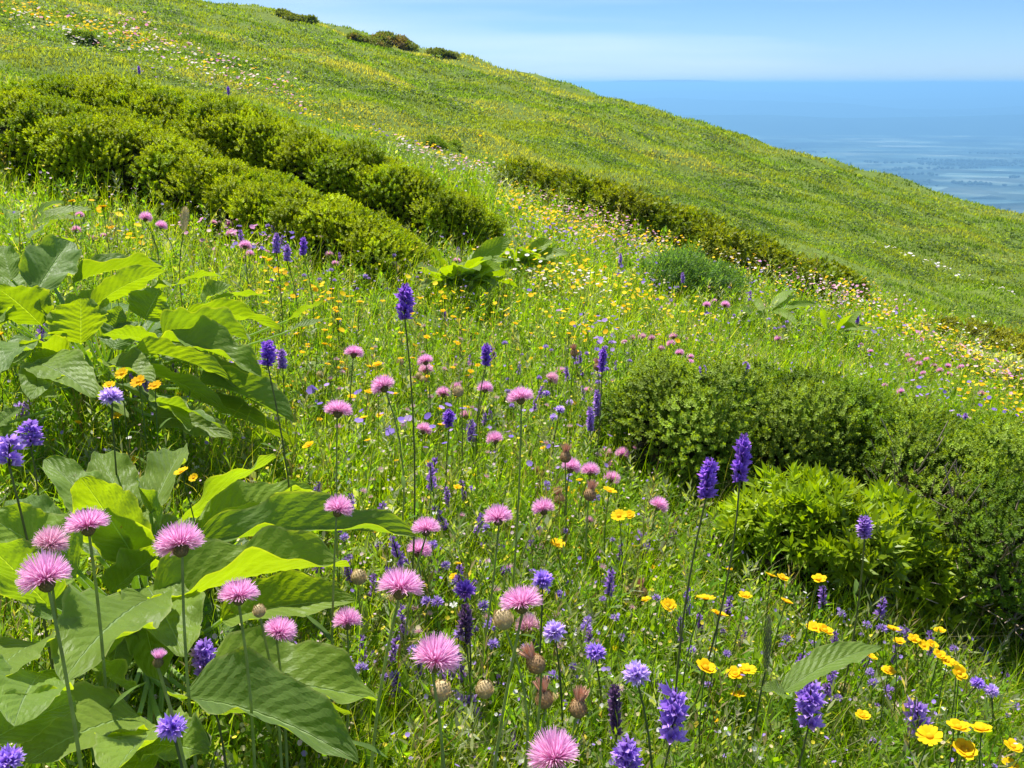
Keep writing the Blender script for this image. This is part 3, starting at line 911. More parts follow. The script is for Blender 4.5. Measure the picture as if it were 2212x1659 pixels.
leafy_plant('large broad-leaved plant in front at the lower left, thistles rising through it', (330, 1400), [
    R1(650, 560, 795, 275, 130, 1.60, 1.80, .5, .06), R1(740, 640, 1195, 318, 210, 1.56, 1.68, -.75, .10), R1(595, 775, 348, 405, 230, 1.50, 1.34, -.8, .05),
    R1(850, 640, 1355, 462, 150, 1.62, 1.74, .35, .08), R1(860, 700, 1800, 660, 200, 1.54, 1.56, .45, .12), R1(660, 985, 1512, 790, 250, 1.40, 1.40, .1, .16),
    R1(640, 930, 270, 1290, 330, 1.36, 1.16, .5, .12), R1(410, 1060, 140, 1000, 190, 1.40, 1.34, .55, .1), R1(600, 1430, 110, 1640, 330, 1.20, 1.08, .2, .12),
    R1(790, 1360, 1550, 1640, 270, 1.2, 1.06, .45, .16), R1(830, 1290, 1630, 1370, 270, 1.32, 1.30, .15, .12), R1(330, 830, -60, 570, 260, 1.40, 1.36, .45, .1),
    R1(210, 960, -60, 690, 240, 1.30, 1.22, -.7, .06), R1(500, 640, 195, 325, 170, 1.66, 1.78, .3, .08), R1(560, 600, 430, 300, 190, 1.70, 1.86, .3, .06),
    R1(420, 740, 190, 560, 180, 1.55, 1.58, .2, .08), R1(-70, 1560, 330, 1370, 200, 1.10, 1.12, .5, .1), R1(640, 880, 800, 1180, 280, 1.42, 1.25, -.2, .1),
    R1(960, 1020, 1540, 940, 180, 1.48, 1.46, .4, .1), R1(700, 640, 590, 400, 190, 1.60, 1.66, -.8, .04), R1(520, 980, 440, 1180, 180, 1.40, 1.22, .5, .06),
    R1(480, 900, 720, 700, 200, 1.46, 1.44, -.6, .06), R1(560, 1330, 330, 1180, 240, 1.25, 1.2, .1, .1), R1(640, 1560, 900, 1600, 220, 1.12, 1.06, .2, .12),
    R1(150, 1120, -80, 1330, 240, 1.25, 1.12, .2, .12), R1(240, 720, 60, 500, 180, 1.5, 1.6, .4, .06), R1(980, 1160, 1330, 1260, 230, 1.42, 1.36, .0, .14),
    R1(560, 700, 420, 620, 200, 1.48, 1.5, -.7, .05), R1(700, 1480, 480, 1700, 260, 1.16, 1.0, .4, .1),
    R1(180, 1250, 60, 1480, 260, 1.2, 1.05, .4, .1)], 14, 3, folds={0: .7, 3: .8, 4: .85, 5: .9, 9: .85, 10: .6, 18: .7})


def R4(*a):   # reading taken from the upper-left crop
    bx, by, tx, ty, w, db, dt, f, ar = a
    k = .40512
    return (bx * k, 288 + by * k, tx * k, 288 + ty * k, w * k, db, dt, f, ar)


leafy_plant('wide clump of drooping broad leaves halfway up the left side', (230, 830), [
    R4(190, 850, 375, 575, 230, 2.5, 2.65, .7, .05), R4(390, 800, 875, 715, 130, 2.6, 2.6, -.2, .16), R4(500, 920, 880, 735, 150, 2.5, 2.5, -.8, .14),
    R4(1000, 960, 1500, 1045, 150, 2.5, 2.45, -.7, .16), R4(1130, 890, 1430, 870, 80, 2.6, 2.6, -.5, .14), R4(1080, 900, 1240, 815, 130, 2.6, 2.6, .6, .08),
    R4(870, 1070, 1335, 1110, 190, 2.4, 2.35, -.6, .22), R4(730, 1165, 1220, 1315, 130, 2.3, 2.2, -.8, .14), R4(850, 1110, 1395, 1300, 190, 2.4, 2.25, .3, .16),
    R4(430, 1120, 430, 880, 270, 2.35, 2.3, -.85, .02), R4(770, 990, 850, 830, 210, 2.5, 2.5, -.85, .02), R4(170, 1220, 510, 1410, 230, 2.25, 2.1, .25, .16),
    R4(220, 1020, -20, 820, 230, 2.4, 2.35, -.7, .1), R4(840, 1120, 545, 1070, 120, 2.35, 2.25, -.8, .1), R4(170, 1100, -30, 1290, 170, 2.3, 2.15, -.3, .12),
    R4(1060, 1330, 1570, 1545, 190, 2.35, 2.25, -.7, .14), R4(820, 1430, 1180, 1570, 150, 2.2, 2.1, -.4, .14), R4(830, 1390, 1010, 1590, 170, 2.25, 2.1, -.4, .1),
    R4(1530, 1000, 1730, 895, 70, 2.7, 2.75, -.5, .06), R4(160, 560, 310, 465, 90, 3.0, 3.1, -.5, .06), R4(960, 790, 1215, 765, 80, 2.75, 2.75, -.4, .14),
    R4(100, 1370, 300, 1410, 110, 2.2, 2.1, .2, .12), R4(-20, 1560, 110, 1465, 80, 2.1, 2.1, .1, .06), R4(60, 780, 10, 600, 120, 2.6, 2.7, .5, .04),
    R4(310, 1010, 180, 930, 150, 2.4, 2.35, .7, .06), R4(600, 1060, 640, 920, 110, 2.45, 2.45, -.8, .02), R4(420, 1000, 560, 860, 190, 2.5, 2.55, .5, .06),
    R4(350, 1180, 100, 1120, 180, 2.3, 2.25, -.2, .12), R4(560, 1230, 820, 1330, 200, 2.3, 2.2, .0, .16), R4(600, 1150, 700, 1010, 190, 2.4, 2.45, -.1, .05),
    R4(700, 880, 1000, 800, 150, 2.6, 2.65, -.2, .12), R4(300, 1250, 160, 1420, 200, 2.25, 2.1, .0, .1), R4(1250, 1350, 1470, 1330, 150, 2.4, 2.4, -.6, .12),
    R4(30, 950, -60, 1040, 150, 2.4, 2.3, .5, .06)], 20, 4, folds={1: .8, 6: .7, 7: .6, 8: .75, 15: .7})


def rosette(label, centre, n, length, width, seed, bias=(0.4, -0.2), name='broadleaf_plant', up=(0.25, 0.9)):
    rs = np.random.RandomState(seed)
    g = ground_at([centre[0]], [centre[1]])[0]
    root = empty(name, g); tag(root, label, 'plant')
    for k in range(n):
        a = rs.uniform(0, 6.28); e = rs.uniform(*up)
        dv = np.array([math.cos(a) + bias[0], math.sin(a) + bias[1], 0]); dv = nrm(dv)
        L = length * rs.uniform(.65, 1.15)
        B = dv * L * .25 + np.array([0, 0, L * rs.uniform(.25, .5)])
        T = B + dv * L * math.cos(e) + np.array([0, 0, L * math.sin(e) * rs.uniform(-.2, .6)])
        for Q in (B, T):
            Q[2] = max(Q[2], float(terrain(g[0] + Q[0], g[1] + Q[1])) - g[2] + .02)
        b = MB()
        base = np.array([(0.15, 0.235, 0.014), (0.17, 0.255, 0.014), (0.18, 0.27, 0.016)][rs.randint(0, 3)])
        blade_leaf(b, B, T, UP * L * .14, width * rs.uniform(.7, 1.2), UP * .8 + rs.normal(0, .3, 3), rs.normal(0, .2), rs.uniform(.1, .35), rs.uniform(.03, .07), base, seed * 50 + k, nu=12, nv=7)
        tube(b, bez(np.zeros(3), B * np.array([.3, .3, .8]), B, 4), [.004, .0036, .0032, .0028], (0.16, 0.24, 0.06), 5)
        b.build('leaf', M_LEAF, root, smooth=True)
    return root


rosette('leafy plant with drooping leaves at the shrub tip in mid meadow', (985, 650), 34, .30, .11, 21, (0.8, -.4), up=(.5, 1.2))
rosette('smaller leafy plant tucked behind it under the shrub tip', (1115, 600), 26, .28, .10, 22, (0.9, -.1), up=(.4, 1.1))
rosette('leafy plant with narrow leaves below the feathery pale bush', (1650, 720), 22, .32, .075, 23, (0.5, -.2), up=(.3, 1.1))
rosette('upright narrow-leaved plant to the right of the feathery pale bush', (1790, 750), 16, .28, .06, 24, (0.3, 0), up=(.5, 1.2))
rosette('low plant of soft leaves right of the upper leafy clump', (610, 850), 9, .16, .07, 25, (.5, 0))
rosette('pair of leaves low in the grass above the long leaf', (760, 870), 4, .14, .06, 26, (.2, 0), up=(.5, 1.1))
rosette('small leafy tuft at the left edge above the leafy clump', (40, 545), 9, .26, .075, 27, (.6, 0), up=(.3, 1.0))
leafy_plant('single large pale leaf lying in the lower right grass', (1690, 1490), [
    (1690, 1495, 1905, 1398, 62, 1.38, 1.46, .3, .16), (1700, 1500, 1645, 1490, 40, 1.38, 1.36, .4, .06)], 0, 28)

# ------------------------------------------------------------------ flower protos
def petals_fan(b, n, r0, L, w, tilt, c0, c1, rs, z0=0, lobed=False):
    for k in range(n):
        a = k / n * 6.283 + rs.uniform(-.12, .12)
        t = tilt + rs.uniform(-.15, .15)
        ss = np.linspace(0, 1, 4); wd = np.array([.3, .85, 1.0, .55]) * w
        pts = []
        for s_, w_ in zip(ss, wd):
            rad = r0 + L * s_ * math.cos(t * (0.6 + .4 * s_)); z = z0 + L * s_ * math.sin(t * (1.15 - .4 * s_))
            for sg in (-1, 1):
                pts.append((rad * math.cos(a) - sg * w_ / 2 * math.sin(a), rad * math.sin(a) + sg * w_ / 2 * math.cos(a), z))
        c = np.repeat(np.linspace(0, 1, 4)[:, None] * (np.array(c1) - c0) + np.array(c0), 2, 0) * rs.uniform(.9, 1.08)
        b.add(pts, [(0, 1, 3, 2), (2, 3, 5, 4), (4, 5, 7, 6)], None, c)


def bloom_proto(seed, pale=0.0, n=640, small=False):
    """brush of thin florets, unit diameter, base at the origin, axis +z"""
    rs = np.random.RandomState(seed)
    b = MB()
    deep = np.array([0.78, 0.24, 0.54]) * (1 - pale) + np.array([0.66, 0.33, 0.42]) * pale
    tip = np.array([0.93, 0.57, 0.79]) * (1 - pale) + np.array([0.86, 0.58, 0.66]) * pale
    for k in range(n):
        f = math.sqrt((k + .5) / n)
        th = f * (1.85 if not small else 1.0) + rs.normal(0, .06); a = k * 2.39996 + rs.normal(0, .1)
        e = np.array([math.sin(th) * math.cos(a), math.sin(th) * math.sin(a), math.cos(th)])
        end = np.array([e[0] * .5, e[1] * .5, max(e[2], -.35) * (.45 if e[2] > 0 else .5) + .08]) * rs.uniform(.86, 1.08)
        st = np.array([e[0] * .13, e[1] * .13, .02])
        mid = (st + end) / 2 + np.array([0, 0, .035])
        pts = bez(st, mid, end, 4)
        side = nrm(np.cross(end - st, rs.normal(size=3)))
        wds = np.array([.007, .009, .010, .004]) * (1.15 if not small else 1.4)
        V = np.stack([pts - side * wds[:, None], pts + side * wds[:, None]], 1).reshape(-1, 3)
        c = np.repeat(np.array([deep, deep * .5 + tip * .5, tip, tip * 1.05])[:, None], 2, 1).reshape(-1, 3) * rs.uniform(.85, 1.1)
        b.add(V, [(0, 1, 3, 2), (2, 3, 5, 4), (4, 5, 7, 6)], None, np.clip(c, 0, 1))
    return b


def calyx_mb(kind, seed):
    rs = np.random.RandomState(seed)
    b = MB()
    base = {'green': (0.17, 0.14, 0.05), 'brown': (0.34, 0.22, 0.11), 'tan': (0.46, 0.36, 0.19)}[kind]
    prof = [(.03, -.34), (.12, -.31), (.19, -.22), (.205, -.12), (.18, -.02), (.13, .05), (.06, .09), (0.002, .10)]
    cs = np.array([np.array(base) * k for k in (.7, .8, .95, 1.05, 1.1, 1.15, 1.2, 1.2)])
    lathe(b, prof, cs, 16)
    for k in range(90):                                          # overlapping bracts
        f = (k + .5) / 90; a = k * 2.4
        zz = -.30 + .36 * f
        rad = np.interp(zz, [p[1] for p in prof], [p[0] for p in prof])
        d = diamond(.085, .06, .3)
        dirv = np.array([math.cos(a) * .45, math.sin(a) * .45, 1.0]) if zz < -.1 else np.array([math.cos(a) * -.1, math.sin(a) * -.1, 1.])
        yv = nrm(dirv); xv = nrm(np.cross(yv, [math.cos(a), math.sin(a), 0])); zv = np.cross(xv, yv)
        V = d[:, [0]] * xv + d[:, [1]] * yv + d[:, [2]] * zv + np.array([math.cos(a) * rad * 1.0, math.sin(a) * rad * 1.0, zz])
        k_ = rs.uniform(.7, 1.5)
        b.add(V, [(0, 3, 2, 1)], None, np.clip(np.array(base) * k_ * np.array([1.15, 1.1, 1]), 0, 1))
    return b


def dry_tuft_mb(seed):
    rs = np.random.RandomState(seed)
    b = MB()
    for k in range(120):
        a = k * 2.4; th = rs.uniform(0, .55)
        e = np.array([math.sin(th) * math.cos(a), math.sin(th) * math.sin(a), math.cos(th)])
        st = np.array([e[0] * .14, e[1] * .14, .02]); end = st + e * rs.uniform(.22, .40)
        side = nrm(np.cross(e, rs.normal(size=3))) * .014
        b.add([st - side, st + side, end + side * .6, end - side * .6], [(0, 1, 2, 3)], None, np.array([0.76, 0.43, 0.30]) * rs.uniform(.6, 1.15))
    return b


ME_BLOOM = [bloom_proto(s).mesh('bloom', M_PINK) for s in (1, 2, 3)]
ME_PALE = [bloom_proto(s, .75).mesh('bloom', M_PINK) for s in (4, 5)]
ME_YOUNG = [bloom_proto(6, 0, 200, True).mesh('bloom', M_PINK)]
ME_CALYX = {k: calyx_mb(k, i).mesh('calyx', M_BUD, True) for i, k in enumerate(('green', 'brown', 'tan'))}
ME_TUFT = dry_tuft_mb(3).mesh('dried_tuft', M_BUD)


def floret(b, p, d, L, w, col, rs, n=4, tube_=False):
    d = nrm(d); x = nrm(np.cross(d, [.3, .2, 1.])); y = np.cross(d, x)
    for k in range(n):
        a = k / n * 6.283 + rs.uniform(0, .6); op = rs.uniform(.35, .75)
        o = x * math.cos(a) + y * math.sin(a)
        s_ = x * -math.sin(a) + y * math.cos(a)
        m = p + d * L * .55 + o * L * .22
        t = p + d * L * (.55 + .45 * math.cos(op)) + o * L * (.22 + .5 * math.sin(op))
        c = np.array(col) * rs.uniform(.75, 1.25)
        b.add([p, m - s_ * w / 2, t, m + s_ * w / 2], [(0, 1, 2, 3)], None, [np.clip(c * .6, 0, 1), c.clip(0, 1), np.clip(c * 1.5 + .04, 0, 1), c.clip(0, 1)])


def spike_mb(seed, n=75, col=(0.30, 0.14, 0.58), fat=.20, ragged=0.12, whorls=False):
    """flower spike of unit length along +z"""
    rs = np.random.RandomState(seed)
    b = MB()
    tube(b, np.array([(0, 0, 0), (0, 0, .5), (0, 0, .97)]), [.03, .025, .015], (0.08, 0.07, 0.06), 5)
    for k in range(n):
        f = (k + .5) / n
        if rs.uniform() < ragged: continue
        a = k * 2.4
        env = fat * (1.0 if f < .75 else 1.0 - 2.2 * (f - .75)) * rs.uniform(.75, 1.2)
        p = np.array([math.cos(a) * .02, math.sin(a) * .02, f * .93 + rs.uniform(-.02, .02)])
        d = np.array([math.cos(a), math.sin(a), .45 + .5 * f])
        if whorls:
            g = (round(f * 3.4) + .3) / 4 + rs.normal(0, .035)
            p = np.array([math.cos(a) * .05, math.sin(a) * .05, g * .93]); d[2] = .5
        c = np.array(col) * (1 - .35 * (f > .88)) * rs.uniform(.75, 1.25)
        floret(b, p, d, env * rs.uniform(.9, 1.25), env * .55, c, rs)
    return b


def bell_mb(seed, n=19, col=(0.40, 0.27, 0.72), flat=.0):
    """round head of funnel florets, unit diameter, base at the origin"""
    rs = np.random.RandomState(seed)
    b = MB()
    for k in range(n):
        th = math.sqrt((k + .5) / n) * (1.75 - flat) + rs.normal(0, .08); a = k * 2.4 + rs.uniform(-.2, .2)
        d = np.array([math.sin(th) * math.cos(a), math.sin(th) * math.sin(a), math.cos(th)])
        floret(b, d * .07 + np.array([0, 0, .12]), d, .46 * rs.uniform(.8, 1.1), .17, np.array(col) * rs.uniform(.8, 1.2), rs, 5)
    for k in range(8):
        a = k / 8 * 6.283
        b.add([(0, 0, 0), (.16 * math.cos(a - .35), .16 * math.sin(a - .35), .03), (.36 * math.cos(a), .36 * math.sin(a), .0), (.16 * math.cos(a + .35), .16 * math.sin(a + .35), .03)], [(0, 1, 2, 3)], None, (0.09, 0.13, 0.05))
    return b


ME_SPIKE = [spike_mb(s, 62, ragged=.2).mesh('flower_spike', M_PURPLE) for s in (1, 2)] + [spike_mb(3, 44, (0.38, 0.23, 0.68), .27, .18, True).mesh('flower_spike', M_PURPLE), spike_mb(4, 38, (0.43, 0.29, 0.72), .28, .22, True).mesh('flower_spike', M_PURPLE)]
ME_DRYSPIKE = [spike_mb(5, 60, (0.13, 0.07, 0.16), .17, .3).mesh('flower_spike', M_PURPLE)]
ME_PALESPIKE = [spike_mb(6, 60, (0.42, 0.28, 0.62), .2, .2).mesh('flower_spike', M_PURPLE)]
ME_BELL = [bell_mb(s).mesh('flower_head', M_PURPLE) for s in (1, 2)] + [bell_mb(3, 16, (0.32, 0.14, 0.58)).mesh('flower_head', M_PURPLE)]
ME_LIGHTBELL = [bell_mb(4, 20, (0.55, 0.45, 0.82)).mesh('flower_head', M_PURPLE)]


def butter_mb(seed, n=6, orange=0.0):
    rs = np.random.RandomState(seed)
    b = MB()
    c1 = np.array([0.92, 0.64, 0.008]) * (1 - orange) + np.array([0.92, 0.45, 0.006]) * orange
    c0 = c1 * np.array([.95, .8, 1])
    petals_fan(b, n, .03, .46, .40 if n < 8 else .22, .42, c0, c1, rs)
    if n < 8: petals_fan(b, n, .03, .36, .33, .75, c0, c1, rs)
    return b


def butter_eye():
    b = MB()
    lathe(b, [(.13, .02), (.14, .08), (.10, .13), (.002, .15)], (0.80, 0.50, 0.01), 10)
    lathe(b, [(.02, -.09), (.09, -.05), (.1, .01), (.06, .03)], (0.16, 0.22, 0.03), 10)
    return b


ME_BUTTER = [butter_mb(1, 5).mesh('petals', M_YELLOW), butter_mb(2, 6).mesh('petals', M_YELLOW), butter_mb(3, 13).mesh('petals', M_YELLOW), butter_mb(5, 12, .55).mesh('petals', M_YELLOW)]
ME_EYE = butter_eye().mesh('flower_centre', M_YELLOW, True)

# ------------------------------------------------------------------ placing flowers
PLACED = []          # (object, kind phrase, look, x, y)


def place(x, y, wpx, real, dmin=0.7, dmax=60, hmin=0.10, hmax=0.62):
    """head position in the scene for a flower seen at photo point x, y with the given apparent width"""
    d = real * F / max(wpx * S, .5)
    d = min(max(d, dmin), dmax)
    for _ in range(60):
        p = pt(x, y, d)
        h = p[2] - float(terrain(p[0], p[1]))
        if h > hmax: d *= 1.03
        elif h < hmin: d *= .97
        else: break
    return p


def quat_to(axis, spin):
    z = Vector([float(a) for a in axis]).normalized()
    return z.to_track_quat('Z', 'Y') @ __import__('mathutils').Quaternion((0, 0, 1), spin)


def stem_to(root, head, rs, r0=.0028, r1=.0018, col=(0.13, 0.17, 0.06), bow=.03, axis=None):
    b = MB()
    h = np.array(head)
    mid = h * .55 + np.array([rs.normal(0, bow * 1.5), rs.normal(0, bow * .8), 0]) * min(1, h[2] * 3)
    tube(b, bez(np.array([0, 0, -.02]), mid, h, 9), np.linspace(r0, r1, 9), col, 6)
    return b


def flower_root(name, p, foot, rs):
    """Empty on the ground; foot: photo x of the stem foot or None"""
    lean = rs.normal(0, .025) if foot is None else foot
    bx = p[0] + lean; by = p[1] + rs.normal(0, .02) - abs(lean) * .1
    return empty(name, (bx, by, float(terrain(bx, by))))


def thistle(x, y, wpx, kind='pink', lean=None, look=None, axis=None):
    rs = np.random.RandomState(int(x * 7 + y * 13) % 99991)
    young = kind == 'young'
    real = .05 if not young else .028
    if kind in ('bud', 'dry'): real = .026
    if x < 760 and y > 950: real *= .84 if kind not in ('bud', 'dry', 'young') else .56
    p = place(x, y, wpx, real, dmin=.72)
    d = np.linalg.norm(p)
    size = wpx * S / F * d
    root = flower_root('pink_thistle' if kind not in ('bud', 'dry') else 'thistle_bud', p, None if lean is None else lean, rs)
    ax = nrm(np.array([rs.normal(0, .24), .42 + rs.normal(0, .10), .85]) if axis is None else np.array(axis, float))
    g = np.array(root.location)
    D = size * (1.0 if kind in ('pink', 'pale') else (1.5 if young else 2.45))      # calyx diameter is .41 of unit
    head = p - g
    neck = head - ax * D * (.30 if kind in ('pink', 'pale') else .27)
    if d < 3.2 or True:
        sb = stem_to(root, neck, rs, 0.0024 + .0004 * (d < 1.4), .0015, (0.27, 0.33, 0.11) if d < 2 else (0.19, 0.24, 0.07))
        if rs.uniform() < .6 and kind not in ('bud', 'dry'):
            for _ in range(2):
                f = rs.uniform(.25, .7); q0 = neck * f; a = rs.uniform(0, 6.28)
                dv = np.array([math.cos(a), math.sin(a), .8]) * .05
                blade_leaf(sb, q0, q0 + dv, UP * .008, .010, UP, col=(0.11, 0.18, 0.04), seed=rs.randint(999), nu=6, nv=3)
        sb.build('stem', M_STEM, root, smooth=True)
    spin = rs.uniform(0, 6.28); flat = rs.uniform(.85, 1.2)

    def head_part(name, me, sc_=1.0, off=0.0):
        o = put(name, me, root)
        o.location = [float(a) for a in (head + ax * D * off)]
        o.rotation_mode = 'QUATERNION'; o.rotation_quaternion = quat_to(ax, spin)
        k_ = 1.0 if name != 'bloom' else flat
        o.scale = (D * sc_, D * sc_, D * sc_ * k_)
        return o
    if kind == 'pink': head_part('bloom', ME_BLOOM[rs.randint(3)], 1, -.12); head_part('calyx', ME_CALYX['green'], .70, -.09)
    elif kind == 'pale': head_part('bloom', ME_PALE[rs.randint(2)], 1, -.12); head_part('calyx', ME_CALYX['brown'], .80, -.10)
    elif young: head_part('bloom', ME_YOUNG[0], .8, 0); head_part('calyx', ME_CALYX['green'], .95, 0)
    elif kind == 'bud': head_part('calyx', ME_CALYX['tan'], 1.0, .12)
    elif kind == 'dry': head_part('calyx', ME_CALYX['brown'], .95, .05); head_part('dried_tuft', ME_TUFT, .95, .08)
    noun = 'pink thistle' if kind not in ('bud', 'dry') else 'thistle bud'
    if look is None:
        big = 'large ' if wpx > 80 else ('small ' if wpx < 34 else '')
        look = {'pink': big + 'open pink', 'pale': big + 'fading pale pink', 'young': 'barely opened deep pink', 'bud': 'closed round tan', 'dry': 'withered brown-tufted'}[kind]
    PLACED.append((root, noun, look, x, y, 'pink thistle heads in the meadow' if 'pink' in noun else 'closed and withered thistle buds', 'flower' if 'pink' in noun else 'flower bud'))
    return root


TH_ = [
    # x, y, width, kind, lean of the foot to the side in m
    (187, 1128, 85, 'pink', -.05), (111, 1170, 65, 'pale', -.01), (95, 1245, 95, 'pink', -.015), (387, 1170, 98, 'pink', .005), (516, 1280, 80, 'pink', -.05),
    (607, 1360, 68, 'pink', -.04, 'tilted deep pink', (.45, .25, .85)), (342, 1425, 32, 'young', -.02), (732, 1097, 62, 'pink', -.04), (920, 1138, 62, 'pink', -.05), (1075, 1115, 64, 'pink', -.06),
    (866, 1262, 98, 'pink', -.06), (1125, 1295, 92, 'pink', -.06), (943, 1418, 102, 'pink', -.03), (750, 1340, 60, 'pink', -.03), (1195, 1628, 105, 'pink', -.02),
    (1140, 1352, 55, 'pale', -.03), (731, 883, 62, 'pink', -.03), (765, 760, 42, 'pink', -.03), (826, 832, 54, 'pink', -.02), (918, 778, 36, 'pink', 0), (920, 797, 32, 'pale', 0),
    (958, 848, 34, 'pink', -.02), (1048, 838, 35, 'pink', 0), (1123, 855, 60, 'pink', -.03), (1068, 948, 38, 'pink', 0), (917, 927, 36, 'pink', 0), (1006, 895, 30, 'pale', 0),
    (1234, 1008, 44, 'pink', -.02), (1275, 1015, 42, 'pink', -.01), (1322, 1030, 38, 'pink', 0), (1344, 980, 32, 'pink', 0), (1308, 977, 28, 'pale', 0), (1324, 1005, 24, 'pink', 0),
    (1222, 984, 24, 'dry', 0), (1173, 1097, 50, 'pink', -.02), (1273, 1123, 22, 'pale', 0), (1424, 1091, 42, 'pink', -.03), (906, 1187, 55, 'pink', -.04), (1272, 843, 22, 'pink', 0),
    (1713, 820, 17, 'pink', 0), (1210, 802, 26, 'pale', 0), (1193, 817, 30, 'pale', 0), (1365, 730, 17, 'pale', 0), (1387, 727, 18, 'pale', 0), (1407, 730, 17, 'pale', 0), (1455, 727, 21, 'pink', 0),
    (1449, 742, 20, 'pink', 0), (1429, 752, 16, 'pale', 0), (1468, 762, 20, 'pink', 0), (1491, 770, 17, 'pink', 0), (1490, 782, 18, 'pink', 0), (1466, 785, 15, 'pink', 0), (1348, 738, 14, 'pink', 0),
    (1527, 658, 18, 'pink', 0), (1567, 658, 20, 'pink', 0), (1542, 650, 14, 'pink', 0), (1680, 731, 15, 'pink', 0), (1646, 660, 14, 'pale', 0),
    (315, 470, 26, 'pink', 0), (349, 487, 24, 'pink', 0), (495, 484, 20, 'pink', 0), (498, 504, 21, 'pink', 0), (530, 530, 27, 'pink', 0), (540, 548, 18, 'pink', 0), (165, 496, 20, 'pink', 0), (200, 515, 17, 'pink', 0),
    (224, 508, 14, 'pink', 0), (172, 464, 17, 'pink', 0), (730, 505, 14, 'pink', 0), (711, 549, 18, 'pink', 0), (724, 569, 17, 'pink', 0), (852, 573, 20, 'pink', 0), (987, 562, 18, 'pink', 0),
    (985, 836, 25, 'pink', 0), (118, 300, 16, 'pale', 0), (45, 302, 14, 'pale', 0), (462, 480, 14, 'pale', 0), (1785, 1296, 22, 'young', 0),
    (1968, 778, 14, 'pink', 0), (1985, 786, 14, 'pink', 0), (2002, 776, 13, 'pink', 0), (2018, 790, 15, 'pink', 0), (2030, 800, 14, 'pink', 0), (2048, 790, 15, 'pink', 0), (2075, 792, 15, 'pink', 0),
    (1975, 800, 13, 'pale', 0), (1995, 806, 14, 'pink', 0), (2050, 808, 14, 'pink', 0), (1960, 768, 12, 'pink', 0), (1945, 845, 16, 'pink', 0), (1912, 832, 12, 'pink', 0), (2120, 850, 14, 'pale', 0),
    (1860, 745, 11, 'pink', 0), (1880, 758, 12, 'pink', 0),
    # buds and withered heads
    (953, 1493, 38, 'bud', -.02), (1047, 1490, 34, 'bud', -.02), (1087, 1338, 40, 'bud', -.02), (560, 1320, 24, 'bud', -.03), (897, 1573, 26, 'bud', 0), (257, 1640, 26, 'bud', 0),
    (245, 1443, 22, 'bud', 0), (1250, 1525, 36, 'dry', -.01), (1202, 1510, 26, 'bud', 0), (1155, 1430, 38, 'dry', -.03), (1175, 1505, 36, 'dry', -.03), (692, 810, 15, 'bud', 0), (1385, 1276, 24, 'dry', 0),
    (1360, 1277, 20, 'bud', 0), (775, 1247, 30, 'bud', 0), (602, 1522, 14, 'bud', 0), (990, 846, 22, 'bud', 0), (838, 1297, 26, 'bud', -.02), (1155, 1640, 28, 'bud', 0), (1825, 1490, 22, 'bud', 0),
    (1043, 1045, 14, 'bud', 0), (1165, 1025, 18, 'dry', 0), (1208, 1075, 22, 'dry', 0), (1275, 1065, 26, 'dry', 0), (905, 812, 14, 'bud', 0), (1040, 885, 16, 'bud', 0), (1240, 760, 16, 'dry', 0), (1290, 790, 16, 'dry', 0),
    (865, 782, 14, 'bud', 0), (915, 820, 15, 'bud', 0),
]
for a in TH_: thistle(*a)


def simple_flower(x, y, wpx, meshes, real, name, noun, look, group, cat, hpx=None, lean=None, smax=.6, stem_col=(0.12, 0.15, 0.06), axis=None, part='flower_head', mat=M_STEM, eye=None, r=.0018):
    rs = np.random.RandomState(int(x * 11 + y * 17) % 99991)
    if x < 640 and y > 950: real *= .76
    p = place(x, y, wpx, real, hmax=smax, hmin=.06)
    d = np.linalg.norm(p); size = wpx * S / F * d
    root = flower_root(name, p, lean, rs)
    g = np.array(root.location); head = p - g
    ax = nrm(np.array([rs.normal(0, .12), .15 + rs.normal(0, .12), 1.]) if axis is None else np.array(axis, float))
    me = meshes[rs.randint(len(meshes))]
    o = put(part, me, root)
    o.rotation_mode = 'QUATERNION'; o.rotation_quaternion = quat_to(ax, rs.uniform(0, 6.28))
    if hpx is not None:                                          # a spike: unit length along the axis
        hl = hpx * S / F * d * 1.08
        base = head - ax * hl * .5
        fat = size / .50
        o.location = [float(a) for a in base]; o.scale = (fat, fat, hl)
    else:
        base = head - ax * size * .15
        o.location = [float(a) for a in base]; o.scale = (size,) * 3
        if eye is not None:
            e = put('flower_centre', eye, root); e.rotation_mode = 'QUATERNION'; e.rotation_quaternion = o.rotation_quaternion; e.location = o.location; e.scale = o.scale
    sb = stem_to(root, base, rs, r * 1.2, r * .8, stem_col, .02)
    if d < 3 and base[2] > .12:
        for _ in range(3):
            f = rs.uniform(.15, .8); q0 = base * f; a = rs.uniform(0, 6.28)
            dv = np.array([math.cos(a), math.sin(a), .5]) * .03
            blade_leaf(sb, q0, q0 + dv, UP * .006, .008, UP, col=(0.1, 0.17, 0.03), seed=rs.randint(999), nu=6, nv=3)
    sb.build('stem', mat, root, smooth=True)
    PLACED.append((root, noun, look, x, y, group, cat))
    return root


